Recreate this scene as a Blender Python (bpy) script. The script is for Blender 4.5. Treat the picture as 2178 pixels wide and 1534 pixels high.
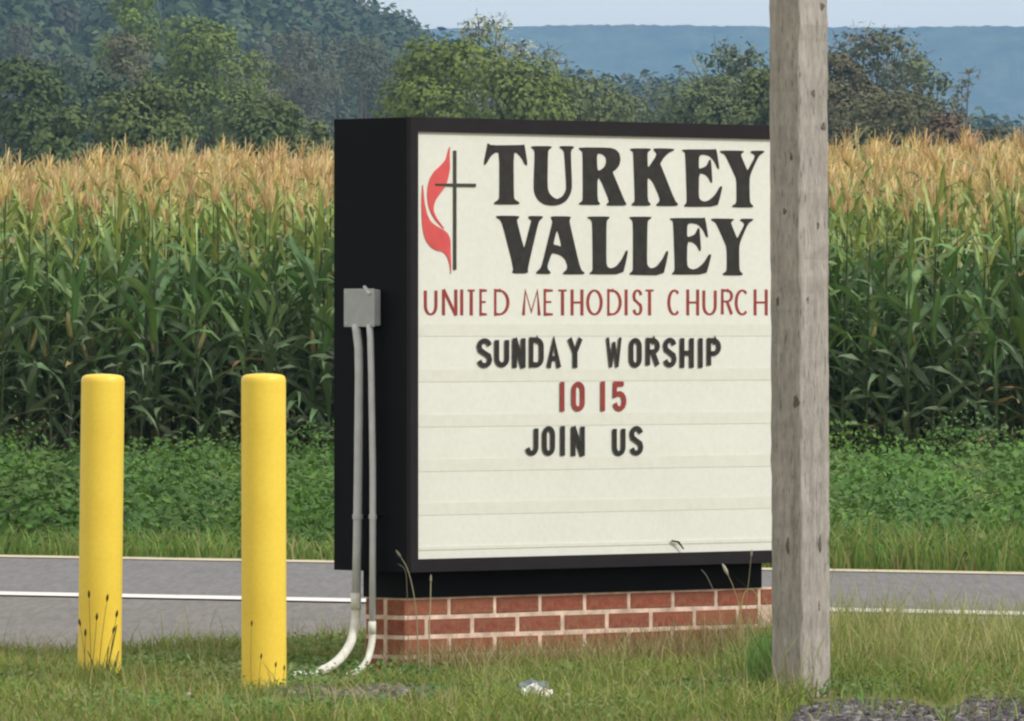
import bpy, math, random
import numpy as np
from mathutils import Vector, Matrix

for o in list(bpy.data.objects):
    bpy.data.objects.remove(o)
SC = bpy.context.scene
COL = SC.collection
rng = np.random.default_rng(7)
random.seed(7)

# ------------------------------------------------------------------ camera, world, sun, exposure
F, EYE, HZ = 18000.0, 1.18, 700.0            # focal length in photo pixels, eye height in metres, row of the horizon
cam = bpy.data.objects.new('camera', bpy.data.cameras.new('camera'))
COL.objects.link(cam)
cam.data.sensor_width = 36.0
cam.data.lens = 36.0 * F / 2178.0
cam.data.clip_start, cam.data.clip_end = 1.0, 30000.0
cam.location = (0, 0, EYE)
cam.rotation_euler = (math.radians(90) - (767 - HZ) / F, 0, 0)
SC.camera = cam

SUN_ELEV, SUN_AZ = 40.0, 121.0               # azimuth clockwise from +Y: behind the camera, to its right
w = bpy.data.worlds.new('World'); SC.world = w; w.use_nodes = True
nt = w.node_tree; nt.nodes.clear()
sky = nt.nodes.new('ShaderNodeTexSky'); sky.sky_type = 'NISHITA'; sky.sun_disc = False
sky.sun_elevation = math.radians(SUN_ELEV); sky.sun_rotation = math.radians(SUN_AZ)
sky.air_density = 1.0; sky.dust_density = 0.8; sky.ozone_density = 1.0; sky.altitude = 150
hs = nt.nodes.new('ShaderNodeHueSaturation'); hs.inputs['Saturation'].default_value = 0.45
bg = nt.nodes.new('ShaderNodeBackground'); bg.inputs['Strength'].default_value = 0.13
wo = nt.nodes.new('ShaderNodeOutputWorld')
veil = nt.nodes.new('ShaderNodeMix'); veil.data_type = 'RGBA'; veil.inputs[0].default_value = 0.72     # thin bright cloud all over
veil.inputs[7].default_value = (14.5, 13.9, 12.9, 1)
nt.links.new(sky.outputs[0], hs.inputs['Color']); nt.links.new(hs.outputs[0], veil.inputs[6]); nt.links.new(veil.outputs[2], bg.inputs[0]); nt.links.new(bg.outputs[0], wo.inputs[0])

sl = bpy.data.lights.new('sun', 'SUN'); sl.energy = 3.4; sl.angle = math.radians(9.0); sl.color = (1.0, 0.975, 0.93)
so = bpy.data.objects.new('sun', sl); COL.objects.link(so)
el, az = math.radians(SUN_ELEV), math.radians(SUN_AZ)
to_sun = Vector((math.sin(az) * math.cos(el), math.cos(az) * math.cos(el), math.sin(el)))
so.rotation_euler = (-to_sun).to_track_quat('-Z', 'Y').to_euler()

SC.view_settings.view_transform = 'Standard'; SC.view_settings.look = 'None'
SC.view_settings.gamma = 1; SC.view_settings.use_curve_mapping = False
SC.view_settings.exposure = -0.46
SC.render.engine = 'CYCLES'
SC.cycles.use_denoising = True
SC.cycles.max_bounces = 6; SC.cycles.diffuse_bounces = 3; SC.cycles.volume_bounces = 0
SC.cycles.transparent_max_bounces = 4
SC.cycles.filter_width = 2.3

# ------------------------------------------------------------------ helpers
def P(px, py, d):
    """the point at depth d that the photograph shows at pixel (px, py)"""
    return Vector(((px - 1089) / F * d, d, EYE - (py - HZ) / F * d))

def tag(o, label=None, cat=None, group=None, kind=None):
    if label: o['label'] = label
    if cat: o['category'] = cat
    if group: o['group'] = group
    if kind: o['kind'] = kind
    return o

def link(name, me, mat=None, parent=None):
    o = bpy.data.objects.new(name, me); COL.objects.link(o)
    if mat is not None and not me.materials: me.materials.append(mat)
    if parent is not None: o.parent = parent
    return o

def empty(name, loc=(0, 0, 0), rz=0.0):
    o = bpy.data.objects.new(name, None); COL.objects.link(o)
    o.location = loc; o.rotation_euler = (0, 0, rz); o.empty_display_size = 0.1
    return o

def mesh_np(name, v, q, col=None, smooth=False):
    """mesh from arrays: v (N,3), q (M,4) quads, col (N,3)"""
    v = np.asarray(v, np.float32); q = np.asarray(q, np.int32); k = q.shape[1]
    me = bpy.data.meshes.new(name)
    me.vertices.add(len(v)); me.vertices.foreach_set('co', v.ravel())
    me.loops.add(q.size); me.loops.foreach_set('vertex_index', q.ravel())
    me.polygons.add(len(q)); me.polygons.foreach_set('loop_start', np.arange(0, q.size, k, dtype=np.int32))
    me.polygons.foreach_set('use_smooth', np.full(len(q), bool(smooth)))
    me.update(calc_edges=True)
    if col is not None:
        a = me.color_attributes.new('Col', 'FLOAT_COLOR', 'POINT')
        c = np.ones((len(v), 4), np.float32); c[:, :3] = col
        a.data.foreach_set('color', c.ravel())
    return me

class Geo:
    """collects quads (with point colours) and turns them into one mesh"""
    def __init__(s): s.v, s.q, s.c, s.n = [], [], [], 0
    def add(s, v, q, c=(1, 1, 1)):
        v = np.asarray(v, float).reshape(-1, 3); q = np.asarray(q, int).reshape(-1, 4)
        s.v.append(v); s.q.append(q + s.n); s.c.append(np.broadcast_to(np.asarray(c, float), v.shape)); s.n += len(v)
    def arrays(s): return np.concatenate(s.v), np.concatenate(s.q), np.concatenate(s.c)
    def mesh(s, name, smooth=False):
        v, q, c = s.arrays(); return mesh_np(name, v, q, c, smooth)
    def box(s, x0, x1, y0, y1, z0, z1, c=(1, 1, 1)):
        v = [(x0,y0,z0),(x1,y0,z0),(x1,y1,z0),(x0,y1,z0),(x0,y0,z1),(x1,y0,z1),(x1,y1,z1),(x0,y1,z1)]
        s.add(v, [(3,2,1,0),(4,5,6,7),(0,1,5,4),(1,2,6,5),(2,3,7,6),(3,0,4,7)], c)
    def tube(s, pts, rad, n=8, c=(1, 1, 1), caps=True):
        pts = [Vector(p) for p in pts]; m = len(pts)
        if np.isscalar(rad): rad = [rad] * m
        V, Q = [], []
        up = None
        for i, p in enumerate(pts):
            t = (pts[min(i + 1, m - 1)] - pts[max(i - 1, 0)]).normalized()
            if up is None:
                up = Vector((1, 0, 0)) if abs(t.x) < 0.8 else Vector((0, 1, 0))
            a = (up - t * up.dot(t)).normalized(); b = t.cross(a); up = a
            for k in range(n):
                th = 2 * math.pi * k / n
                V.append(p + (a * math.cos(th) + b * math.sin(th)) * rad[i])
        for i in range(m - 1):
            for k in range(n):
                k2 = (k + 1) % n
                Q.append((i * n + k, i * n + k2, (i + 1) * n + k2, (i + 1) * n + k))
        if caps:
            for i, d in ((0, -1), (m - 1, 1)):
                V.append(pts[i]); ci = len(V) - 1
                for k in range(0, n, 2):
                    r = (i * n + k, i * n + (k + 1) % n, i * n + (k + 2) % n)
                    Q.append((ci, r[0], r[1], r[2]) if d > 0 else (ci, r[2], r[1], r[0]))
        s.add(V, Q, c)

def bevel_box(name, sx, sy, sz, b=0.006, seg=2):
    import bmesh
    bm = bmesh.new(); bmesh.ops.create_cube(bm, size=1)
    for v in bm.verts: v.co = Vector((v.co.x * sx, v.co.y * sy, v.co.z * sz))
    bmesh.ops.bevel(bm, geom=list(bm.edges), offset=b, segments=seg, affect='EDGES', profile=0.6)
    me = bpy.data.meshes.new(name); bm.to_mesh(me); bm.free()
    return me

# ------------------------------------------------------------------ materials
def material(name, build):
    m = bpy.data.materials.new(name); m.use_nodes = True
    t = m.node_tree; b = t.nodes['Principled BSDF']
    build(t, b)
    return m

def N(t, kind, **kw):
    n = t.nodes.new(kind)
    for k, v in kw.items():
        if k in n.inputs: n.inputs[k].default_value = v
        else: setattr(n, k, v)
    return n

def ramp(t, src, stops):
    r = t.nodes.new('ShaderNodeValToRGB'); e = r.color_ramp.elements
    while len(e) < len(stops): e.new(0.5)
    for i, (p, c) in enumerate(stops): e[i].position = p; e[i].color = (*c, 1)
    t.links.new(src, r.inputs[0]); return r.outputs[0]

def noise(t, scale, detail=4, rough=0.6, stretch=(1, 1, 1), coord='Object'):
    tc = t.nodes.new('ShaderNodeTexCoord'); mp = t.nodes.new('ShaderNodeMapping')
    mp.inputs['Scale'].default_value = stretch
    n = N(t, 'ShaderNodeTexNoise', Scale=scale, Detail=detail, Roughness=rough)
    t.links.new(tc.outputs[coord], mp.inputs[0]); t.links.new(mp.outputs[0], n.inputs['Vector'])
    return n.outputs['Fac']

def mixc(t, fac, a, b, mode='MIX'):
    m = t.nodes.new('ShaderNodeMix'); m.data_type = 'RGBA'; m.blend_type = mode
    for s, x in ((m.inputs[0], fac), (m.inputs[6], a), (m.inputs[7], b)):
        if hasattr(x, 'is_linked'): t.links.new(x, s)
        else: s.default_value = (*x, 1) if isinstance(x, tuple) else x
    return m.outputs[2]

def bump(t, b, h, strength=0.3, dist=0.01):
    n = N(t, 'ShaderNodeBump', Strength=strength, Distance=dist)
    t.links.new(h, n.inputs['Height']); t.links.new(n.outputs[0], b.inputs['Normal'])

def simple(name, c, rough=0.6, var=0.12, scale=20, spec=0.4, bmp=0.0):
    def f(t, b):
        lo = tuple(x * (1 - var) for x in c); hi = tuple(min(1, x * (1 + var)) for x in c)
        n = noise(t, scale)
        t.links.new(ramp(t, n, [(0.3, lo), (0.7, hi)]), b.inputs['Base Color'])
        b.inputs['Roughness'].default_value = rough; b.inputs['Specular IOR Level'].default_value = spec
        if bmp: bump(t, b, n, bmp, 0.004)
    return material(name, f)

def leafmat(name, trans=0.25, rough=0.55, spec=0.25, rnd=0.0):
    """foliage: colour from the point attribute, a share of it let through the leaf"""
    def f(t, b):
        a = N(t, 'ShaderNodeAttribute', attribute_name='Col')
        c = a.outputs['Color']
        if rnd:
            oi = t.nodes.new('ShaderNodeObjectInfo')
            h = N(t, 'ShaderNodeHueSaturation')
            mr = N(t, 'ShaderNodeMapRange'); mr.inputs[3].default_value = 1 - rnd; mr.inputs[4].default_value = 1 + rnd
            t.links.new(oi.outputs['Random'], mr.inputs[0]); t.links.new(mr.outputs[0], h.inputs['Value'])
            mr2 = N(t, 'ShaderNodeMapRange'); mr2.inputs[3].default_value = 0.5 - rnd * 0.09; mr2.inputs[4].default_value = 0.5 + rnd * 0.05
            t.links.new(oi.outputs['Random'], mr2.inputs[0]); t.links.new(mr2.outputs[0], h.inputs['Hue'])
            t.links.new(c, h.inputs['Color']); c = h.outputs[0]
        t.links.new(c, b.inputs['Base Color'])
        b.inputs['Roughness'].default_value = rough; b.inputs['Specular IOR Level'].default_value = spec
        if trans:
            tr = t.nodes.new('ShaderNodeBsdfTranslucent'); t.links.new(c, tr.inputs['Color'])
            mx = N(t, 'ShaderNodeMixShader'); mx.inputs[0].default_value = trans
            o = t.nodes['Material Output']
            t.links.new(b.outputs[0], mx.inputs[1]); t.links.new(tr.outputs[0], mx.inputs[2]); t.links.new(mx.outputs[0], o.inputs[0])
    return material(name, f)

M = {}
M['leaf'] = leafmat('leaf')
M['corn'] = leafmat('corn_leaf', 0.22, 0.42, 0.45, 0.16)
M['tree'] = leafmat('tree_leaf', 0.15, 0.7, 0.15)
M['grass'] = leafmat('grass_blade', 0.3, 0.6, 0.2)
M['bark'] = simple('bark', (0.12, 0.10, 0.085), 0.9, 0.3, 3)
M['cabinet'] = simple('black_painted_metal', (0.0035, 0.0035, 0.006), 0.6, 0.25, 6, 0.12)
M['frame'] = simple('dark_bronze_frame', (0.013, 0.010, 0.013), 0.5, 0.2, 9, 0.2)
M['grey_pvc'] = simple('grey_conduit', (0.50, 0.51, 0.535), 0.55, 0.12, 14, 0.35)
M['white_pvc'] = simple('pale_conduit', (0.66, 0.65, 0.58), 0.6, 0.18, 25, 0.3)
M['box_grey'] = simple('grey_box_enamel', (0.36, 0.375, 0.39), 0.5, 0.08, 30, 0.4)
M['litter'] = simple('white_litter', (0.80, 0.79, 0.74), 0.7, 0.06, 60, 0.2)
M['litter_dark'] = simple('litter_blue_grey', (0.17, 0.21, 0.24), 0.6, 0.2, 60, 0.2)  # dark blue-grey of the folded piece, varied at random
M['ink_black'] = simple('black_lettering', (0.022, 0.021, 0.019), 0.5, 0.35, 40, 0.3)
M['ink_cross'] = simple('cross_ink', (0.045, 0.045, 0.033), 0.5, 0.2, 40, 0.3)
M['ink_red'] = simple('red_flame_ink', (0.60, 0.085, 0.085), 0.5, 0.1, 20, 0.3)
M['ink_dull_red'] = simple('dark_red_lettering', (0.27, 0.040, 0.034), 0.5, 0.15, 40, 0.3)

def f(t, b):
    big = noise(t, 2.2, 5, 0.65); fine = noise(t, 60, 2)
    c = ramp(t, big, [(0.25, (0.635, 0.635, 0.565)), (0.5, (0.68, 0.68, 0.62)), (0.8, (0.71, 0.71, 0.655))])
    c = mixc(t, 0.25, c, ramp(t, fine, [(0.3, (0.58, 0.585, 0.525)), (0.7, (0.74, 0.74, 0.68))]))
    t.links.new(c, b.inputs['Base Color']); b.inputs['Roughness'].default_value = 0.45; b.inputs['Specular IOR Level'].default_value = 0.3
M['acrylic'] = material('cream_acrylic', f)
def f(t, b):
    fine = noise(t, 30, 3)
    t.links.new(ramp(t, fine, [(0.3, (0.625, 0.625, 0.555)), (0.7, (0.672, 0.672, 0.60))]), b.inputs['Base Color'])
    b.inputs['Roughness'].default_value = 0.4
M['track'] = material('clear_letter_track', f)

def f(t, b):
    big = noise(t, 5, 4); fine = noise(t, 70, 3)
    c = ramp(t, big, [(0.25, (0.80, 0.56, 0.05)), (0.6, (0.88, 0.645, 0.07)), (0.85, (0.86, 0.61, 0.06))])
    c = mixc(t, 0.2, c, ramp(t, fine, [(0.3, (0.62, 0.37, 0.02)), (0.7, (0.88, 0.6, 0.06))]))
    chip = ramp(t, noise(t, 26, 5, 0.7), [(0.70, (0, 0, 0)), (0.76, (1, 1, 1))])
    c = mixc(t, chip, c, (0.45, 0.27, 0.035))
    t.links.new(c, b.inputs['Base Color']); b.inputs['Roughness'].default_value = 0.42
    bump(t, b, fine, 0.12, 0.002)
M['yellow'] = material('yellow_paint', f)

def f(t, b):
    grain = noise(t, 30, 8, 0.72, (1, 1, 0.06)); blot = noise(t, 4.5, 6, 0.7, (1, 1, 0.35)); fine = noise(t, 95, 4, 0.6, (1, 1, 0.16))
    c = ramp(t, grain, [(0.30, (0.14, 0.125, 0.12)), (0.45, (0.30, 0.275, 0.255)), (0.62, (0.43, 0.40, 0.36))])
    c = mixc(t, 0.5, c, ramp(t, blot, [(0.3, (0.21, 0.19, 0.18)), (0.55, (0.37, 0.34, 0.305)), (0.75, (0.47, 0.435, 0.385))]))
    specks = ramp(t, fine, [(0.33, (1, 1, 1)), (0.41, (0, 0, 0))])
    checks = ramp(t, noise(t, 22, 3, 0.5, (1, 1, 0.018)), [(0.30, (0.8, 0.8, 0.8)), (0.35, (0, 0, 0))])
    c = mixc(t, checks, c, (0.13, 0.115, 0.105))
    c = mixc(t, specks, c, (0.12, 0.105, 0.098))
    mott = noise(t, 55, 5, 0.75, (1, 1, 0.30)); c = mixc(t, 0.30, c, ramp(t, mott, [(0.32, (0.10, 0.09, 0.086)), (0.5, (0.34, 0.315, 0.285)), (0.66, (0.56, 0.52, 0.465))]))
    t.links.new(c, b.inputs['Base Color']); b.inputs['Roughness'].default_value = 0.9; b.inputs['Specular IOR Level'].default_value = 0.15
    bump(t, b, grain, 0.9, 0.008)
M['wood'] = material('weathered_wood', f)
M['knot'] = simple('dark_knot', (0.13, 0.112, 0.10), 0.9, 0.4, 120, 0.1, 0.5)

def f(t, b):
    oi = t.nodes.new('ShaderNodeObjectInfo')
    base = ramp(t, oi.outputs['Random'], [(0.0, (0.20, 0.058, 0.040)), (0.35, (0.29, 0.062, 0.040)), (0.7, (0.24, 0.080, 0.052)), (1.0, (0.33, 0.115, 0.058))])
    n = noise(t, 55, 5, 0.7); c = mixc(t, 0.55, base, ramp(t, n, [(0.3, (0.13, 0.05, 0.038)), (0.55, (0.29, 0.09, 0.06)), (0.8, (0.42, 0.18, 0.12))]))
    dirt = ramp(t, noise(t, 3.5, 4, 0.6, coord='Generated'), [(0.42, (0, 0, 0)), (0.70, (0.5, 0.5, 0.5))])
    c = mixc(t, dirt, c, (0.27, 0.17, 0.085))
    t.links.new(c, b.inputs['Base Color']); b.inputs['Roughness'].default_value = 0.9; b.inputs['Specular IOR Level'].default_value = 0.2
    bump(t, b, n, 0.4, 0.003)
M['brick'] = material('red_brick', f)
M['mortar'] = simple('pale_mortar', (0.64, 0.49, 0.39), 0.95, 0.35, 18, 0.1, 0.4)

def f(t, b):
    big = noise(t, 2.2, 8, 0.75, (1, 0.2, 1)); fine = noise(t, 26, 6, 0.8, (1, 0.07, 1))
    c = ramp(t, big, [(0.3, (0.130, 0.127, 0.131)), (0.7, (0.170, 0.165, 0.166))])
    c = mixc(t, 0.5, c, ramp(t, fine, [(0.3, (0.06, 0.058, 0.06)), (0.5, (0.15, 0.147, 0.15)), (0.75, (0.26, 0.25, 0.25))]))
    t.links.new(c, b.inputs['Base Color']); b.inputs['Roughness'].default_value = 0.85
    bump(t, b, fine, 0.5, 0.006)
M['asphalt'] = material('worn_asphalt', f)
def f(t, b):
    big = noise(t, 2.4, 8, 0.75, (1, 0.2, 1)); fine = noise(t, 26, 6, 0.8, (1, 0.07, 1))
    c = ramp(t, big, [(0.3, (0.135, 0.125, 0.118)), (0.7, (0.185, 0.172, 0.16))])
    c = mixc(t, 0.5, c, ramp(t, fine, [(0.3, (0.06, 0.055, 0.052)), (0.5, (0.16, 0.15, 0.14)), (0.75, (0.30, 0.28, 0.25))]))
    t.links.new(c, b.inputs['Base Color']); b.inputs['Roughness'].default_value = 0.9
    bump(t, b, fine, 0.6, 0.008)
M['shoulder'] = material('stony_shoulder', f)
def f(t, b):
    wear = ramp(t, noise(t, 9, 5, 0.75), [(0.30, (0.33, 0.31, 0.30)), (0.42, (0.74, 0.71, 0.69))])
    t.links.new(wear, b.inputs['Base Color']); b.inputs['Roughness'].default_value = 0.7
M['white_line'] = material('worn_white_line', f)
def f(t, b):
    wear = ramp(t, noise(t, 7, 5, 0.75), [(0.34, (0.30, 0.27, 0.20)), (0.5, (0.60, 0.52, 0.37))])
    t.links.new(wear, b.inputs['Base Color']); b.inputs['Roughness'].default_value = 0.7
M['cream_line'] = material('worn_cream_line', f)
def f(t, b):
    big = noise(t, 0.8, 6, 0.65); fine = noise(t, 22, 5, 0.7)
    c = ramp(t, big, [(0.3, (0.12, 0.135, 0.042)), (0.55, (0.16, 0.165, 0.058)), (0.75, (0.20, 0.175, 0.085))])
    c = mixc(t, 0.45, c, ramp(t, fine, [(0.3, (0.08, 0.09, 0.03)), (0.7, (0.23, 0.22, 0.09))]))
    t.links.new(c, b.inputs['Base Color']); b.inputs['Roughness'].default_value = 1.0; b.inputs['Specular IOR Level'].default_value = 0.1
M['ground'] = material('grassy_earth', f)
def f(t, b):
    c = ramp(t, noise(t, 0.02, 6, 0.7), [(0.3, (0.03, 0.045, 0.02)), (0.7, (0.055, 0.075, 0.03))])
    t.links.new(c, b.inputs['Base Color']); b.inputs['Roughness'].default_value = 1.0; b.inputs['Specular IOR Level'].default_value = 0.0
M['hill'] = material('forest_floor', f)
def f(t, b):
    n = noise(t, 0.03, 8, 0.8)
    c = ramp(t, n, [(0.32, (0.008, 0.014, 0.006)), (0.5, (0.05, 0.07, 0.03)), (0.68, (0.13, 0.15, 0.08))])
    t.links.new(c, b.inputs['Base Color']); b.inputs['Roughness'].default_value = 1.0; b.inputs['Specular IOR Level'].default_value = 0.0
M['ridge'] = material('wooded_ridge', f)
M['stone'] = leafmat('gravel_stone', 0.0, 0.9, 0.2)

# ------------------------------------------------------------------ ground, field swell, hill, ridge
def sm(x, a, b):
    t = np.clip((np.asarray(x, float) - a) / (b - a), 0, 1); return t * t * (3 - 2 * t)

CREST_X = np.array([-30, -9, -7.6, -6.2, -4.9, -3.4, -2.0, 0.5, 3, 5.2, 8.2, 30])
CREST_Z = np.array([1.35, 1.35, 1.38, 1.58, 1.76, 1.66, 1.70, 1.78, 1.84, 1.86, 1.92, 1.95])
def gz(x, y):
    x = np.asarray(x, float); y = np.asarray(y, float)
    crest = np.interp(x * 130 / np.maximum(y, 60), CREST_X, CREST_Z)
    up = np.clip((y - 78) / 52, 0, 1); up = up * (1.25 - 0.25 * up)
    return (crest - 0.50) * np.minimum(up, 1.0) * (1 - 0.5 * sm(y, 150, 260))

ys = np.concatenate([np.arange(-60, 20, 8), np.arange(20, 160, 2.0), np.arange(160, 400, 20), np.geomspace(400, 9100, 30)])
xs = np.concatenate([-np.geomspace(4500, 24, 22), np.arange(-20, 21, 2.0), np.geomspace(24, 4500, 22)])
X, Y = np.meshgrid(xs, ys); Z = gz(X, Y)
nx, ny = len(xs), len(ys)
idx = np.arange(nx * ny).reshape(ny, nx)
quads = np.stack([idx[:-1, :-1], idx[:-1, 1:], idx[1:, 1:], idx[1:, :-1]], -1).reshape(-1, 4)
g = link('ground', mesh_np('ground', np.stack([X, Y, Z], -1).reshape(-1, 3), quads, smooth=True), M['ground'])
tag(g, kind='structure')

SKX = np.array([-900, -200, 0, 300, 560, 740, 800, 870, 930, 1000, 1080, 1160, 1300, 1430, 1600, 1760, 2000, 2200, 3000])
SKY_ = np.array([-560, -460, -360, -200, -50, 78, 108, 132, 168, 200, 232, 254, 262, 262, 268, 300, 345, 380, 400])
D_CREST, D_FOOT = 1900.0, 800.0
def hill_z(x, y):
    px = np.asarray(x) * F / D_CREST + 1089
    top = EYE + (HZ - np.interp(px, SKX, SKY_)) / F * D_CREST
    t = np.clip((np.asarray(y) - D_FOOT) / (D_CREST - D_FOOT), 0, 1)
    back = sm(y, D_CREST + 60, D_CREST + 700)
    return 0.3 + top * (0.35 * t + 0.65 * t * t * (3 - 2 * t)) * (1 - back)
hx = np.linspace(-420, 420, 100); hy = np.linspace(D_FOOT, D_CREST + 750, 60)
X, Y = np.meshgrid(hx, hy); Z = hill_z(X, Y) + 0.2
idx = np.arange(X.size).reshape(X.shape)
quads = np.stack([idx[:-1, :-1], idx[:-1, 1:], idx[1:, 1:], idx[1:, :-1]], -1).reshape(-1, 4)
tag(link('hill', mesh_np('hill', np.stack([X, Y, Z], -1).reshape(-1, 3), quads, smooth=True), M['hill']), kind='structure')

RD = 8500.0
rx = np.linspace(-3200, 3200, 1500); prof = EYE + (HZ - 64) / F * RD
zt = prof + 4 * np.sin(rx / 310 + 1) + 1.2 * np.sin(rx / 67) + rx * 0.0012 + rng.normal(0, 0.5, len(rx))
rows = [(RD - 900, 0.0), (RD - 500, 0.34), (RD - 200, 0.74), (RD - 60, 0.93), (RD, 1.0), (RD + 300, 0.6)]
V = [(x, y, k * z + (0 if k == 1 else rng.normal(0, 0.8) * (k > 0))) for (y, k) in rows for x, z in zip(rx, zt)]
idx = np.arange(len(V)).reshape(len(rows), len(rx))
quads = np.stack([idx[:-1, :-1], idx[:-1, 1:], idx[1:, 1:], idx[1:, :-1]], -1).reshape(-1, 4)
tag(link('mountain_ridge', mesh_np('mountain_ridge', V, quads, smooth=True), M['ridge']), kind='structure')

# ------------------------------------------------------------------ road (runs from far left to near right)
RS = -0.61                                   # slope dY/dX of the road on the ground
def sheet(name, pts, z, mat, parent=None, n=60):
    """strip between two lines y = a + RS*x, over x"""
    (a0, a1) = pts; x = np.linspace(-40, 40, n)
    lo = np.stack([x, a0 + RS * x, np.full(n, z)], -1); hi = np.stack([x, a1 + RS * x, np.full(n, z)], -1)
    v = np.concatenate([lo, hi]); i = np.arange(n - 1)
    return link(name, mesh_np(name, v, np.stack([i, i + 1, i + 1 + n, i + n], -1)), mat, parent)
road = sheet('road', (36.02, 42.05), 0.006, M['asphalt']); tag(road, kind='structure')
sh = sheet('road_shoulder', (28.0, 36.02), 0.004, M['shoulder']); tag(sh, kind='structure')
sheet('edge_line', (35.86, 36.32), 0.011, M['white_line'], road)
sheet('edge_line', (41.85, 42.25), 0.010, M['cream_line'], road)

# grass verge in front of the road: an uneven lobe of turf lying on the stony shoulder
def verge_edge(x):                           # y of the back edge of the turf
    px = x * F / 31.5 + 1089
    return np.interp(px, [-400, 0, 250, 450, 700, 1000, 1400, 1760, 2178, 2600], [29.6, 30.5, 31.0, 31.4, 32.0, 32.6, 32.6, 32.4, 31.9, 31.4])
x = np.linspace(-7, 7, 120); n = len(x)
jag = 0.12 * np.sin(x * 9) + 0.09 * np.sin(x * 23 + 1) + rng.normal(0, 0.04, n)
v = np.concatenate([np.stack([x, np.full(n, 12.0), np.full(n, 0.014)], -1), np.stack([x, verge_edge(x) - 0.5 + jag, np.full(n, 0.016)], -1),
                    np.stack([x, verge_edge(x) + jag, np.full(n, 0.005)], -1)])
i = np.arange(n - 1)
q = np.concatenate([np.stack([i, i + 1, i + 1 + n, i + n], -1), np.stack([i + n, i + 1 + n, i + 1 + 2 * n, i + 2 * n], -1)])
tag(link('grass_verge', mesh_np('grass_verge', v, q), M['ground']), kind='structure')

# ------------------------------------------------------------------ church sign
A = math.radians(43.4); CA, SA = math.cos(A), math.sin(A)
O = P(880.4, 279.7, 28.57)                   # upper left corner of the lettered face
UX = Vector((CA, SA, 0)); UN = Vector((SA, -CA, 0))     # along the face, out of the face
def face(px, py):
    """metres along the face and above the ground for what the photograph shows at (px, py)"""
    d = Vector(((px - 1089) / F, 1, -(py - HZ) / F)); e = Vector((0, 0, EYE))
    k = (O - e).dot(UN) / d.dot(UN); h = e + d * k - O
    return h.dot(UX), h.z + O.z
FW = 1.765                                   # width of the face
ZT, ZB = O.z, face(886, 1190)[1]
sign = empty('church_sign', (O.x, O.y, 0), A)          # local x along the face, local -y out of it, z up
tag(sign, 'black framed church message sign with cream face on low brick base', 'sign')
D = 0.365
CT, CB = 1.894, 0.360
gm = Geo(); gm.box(-0.033, FW + 0.033, 0.0, D, CB, CT)
link('cabinet', gm.mesh('cabinet'), M['cabinet'], sign)
gm = Geo()                                   # raised retainer frame round the face
y0, y1 = -0.022, -0.001
gm.box(-0.034, FW + 0.034, y0, y1, ZT, CT + 0.001); gm.box(-0.034, FW + 0.034, y0, y1, CB - 0.001, ZB)
gm.box(-0.034, 0.0, y0, y1, ZB, ZT); gm.box(FW, FW + 0.034, y0, y1, ZB, ZT)
link('retainer_frame', gm.mesh('retainer_frame'), M['frame'], sign)
gm = Geo(); gm.box(0.001, FW - 0.001, -0.010, -0.0015, ZB + 0.001, ZT - 0.001)
panel = link('face_panel', gm.mesh('face_panel'), M['acrylic'], sign)
SK0, SK1 = 0.05, FW + 0.075                   # plinth, front set back
gm = Geo(); gm.box(SK0 - 0.004, FW - 0.006, 0.096, 0.304, 0.268, CB)
link('plinth', gm.mesh('plinth'), M['cabinet'], sign)
# letter tracks: thin rails across the face
for (yl, yr) in ((689, 683), (786, 781), (882, 874), (977, 966), (1070, 1058)):
    z0 = face(884, yl)[1]
    gm = Geo(); gm.box(0.004, FW - 0.004, -0.0112, -0.0102, z0 - 0.042, z0)
    link('letter_track', gm.mesh('letter_track'), M['track'], panel)
z0 = face(886, 1163)[1]; gm = Geo(); gm.box(0.004, FW - 0.004, -0.0122, -0.0102, z0 - 0.012, z0)
link('bottom_track', gm.mesh('bottom_track'), M['track'], panel)

# --- bricks
gm = Geo(); gm.box(SK0 + 0.003, SK1 - 0.003, 0.103, 0.297, -0.05, 0.2675)
base = link('brick_base', gm.mesh('brick_base'), M['mortar'], sign)
bme = bevel_box('brick', 0.2015, 0.092, 0.0565, 0.004, 1); bme.materials.append(M['brick'])
hme = bevel_box('half_brick', 0.0952, 0.092, 0.0565, 0.004, 1); hme.materials.append(M['brick'])
def brick(me, x, y, z, rz=0.0):
    o = link('brick', me, None, base)
    o.location = (x, y + random.uniform(-.0015, .0015), z); o.rotation_euler = (random.uniform(-.006, .006), random.uniform(-.006, .006), rz)
for c in range(4):
    z = 0.268 - 0.0335 - c * 0.0672
    for yy in (0.147, 0.253):
        if c % 2 == 0:
            xx = SK0 + 0.1015
            while xx + 0.1 < SK1 + 0.01: brick(bme, xx, yy, z); xx += 0.2135
            if SK1 - (xx - 0.1015) > 0.05: brick(hme, xx - 0.053, yy, z)
        else:
            brick(hme, SK0 + 0.0484, yy, z); xx = SK0 + 0.0967 + 0.0105 + 0.1015
            while xx + 0.1 < SK1 + 0.01: brick(bme, xx, yy, z); xx += 0.2135
            if SK1 - (xx - 0.1015) > 0.05: brick(hme, xx - 0.053, yy, z)

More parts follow.
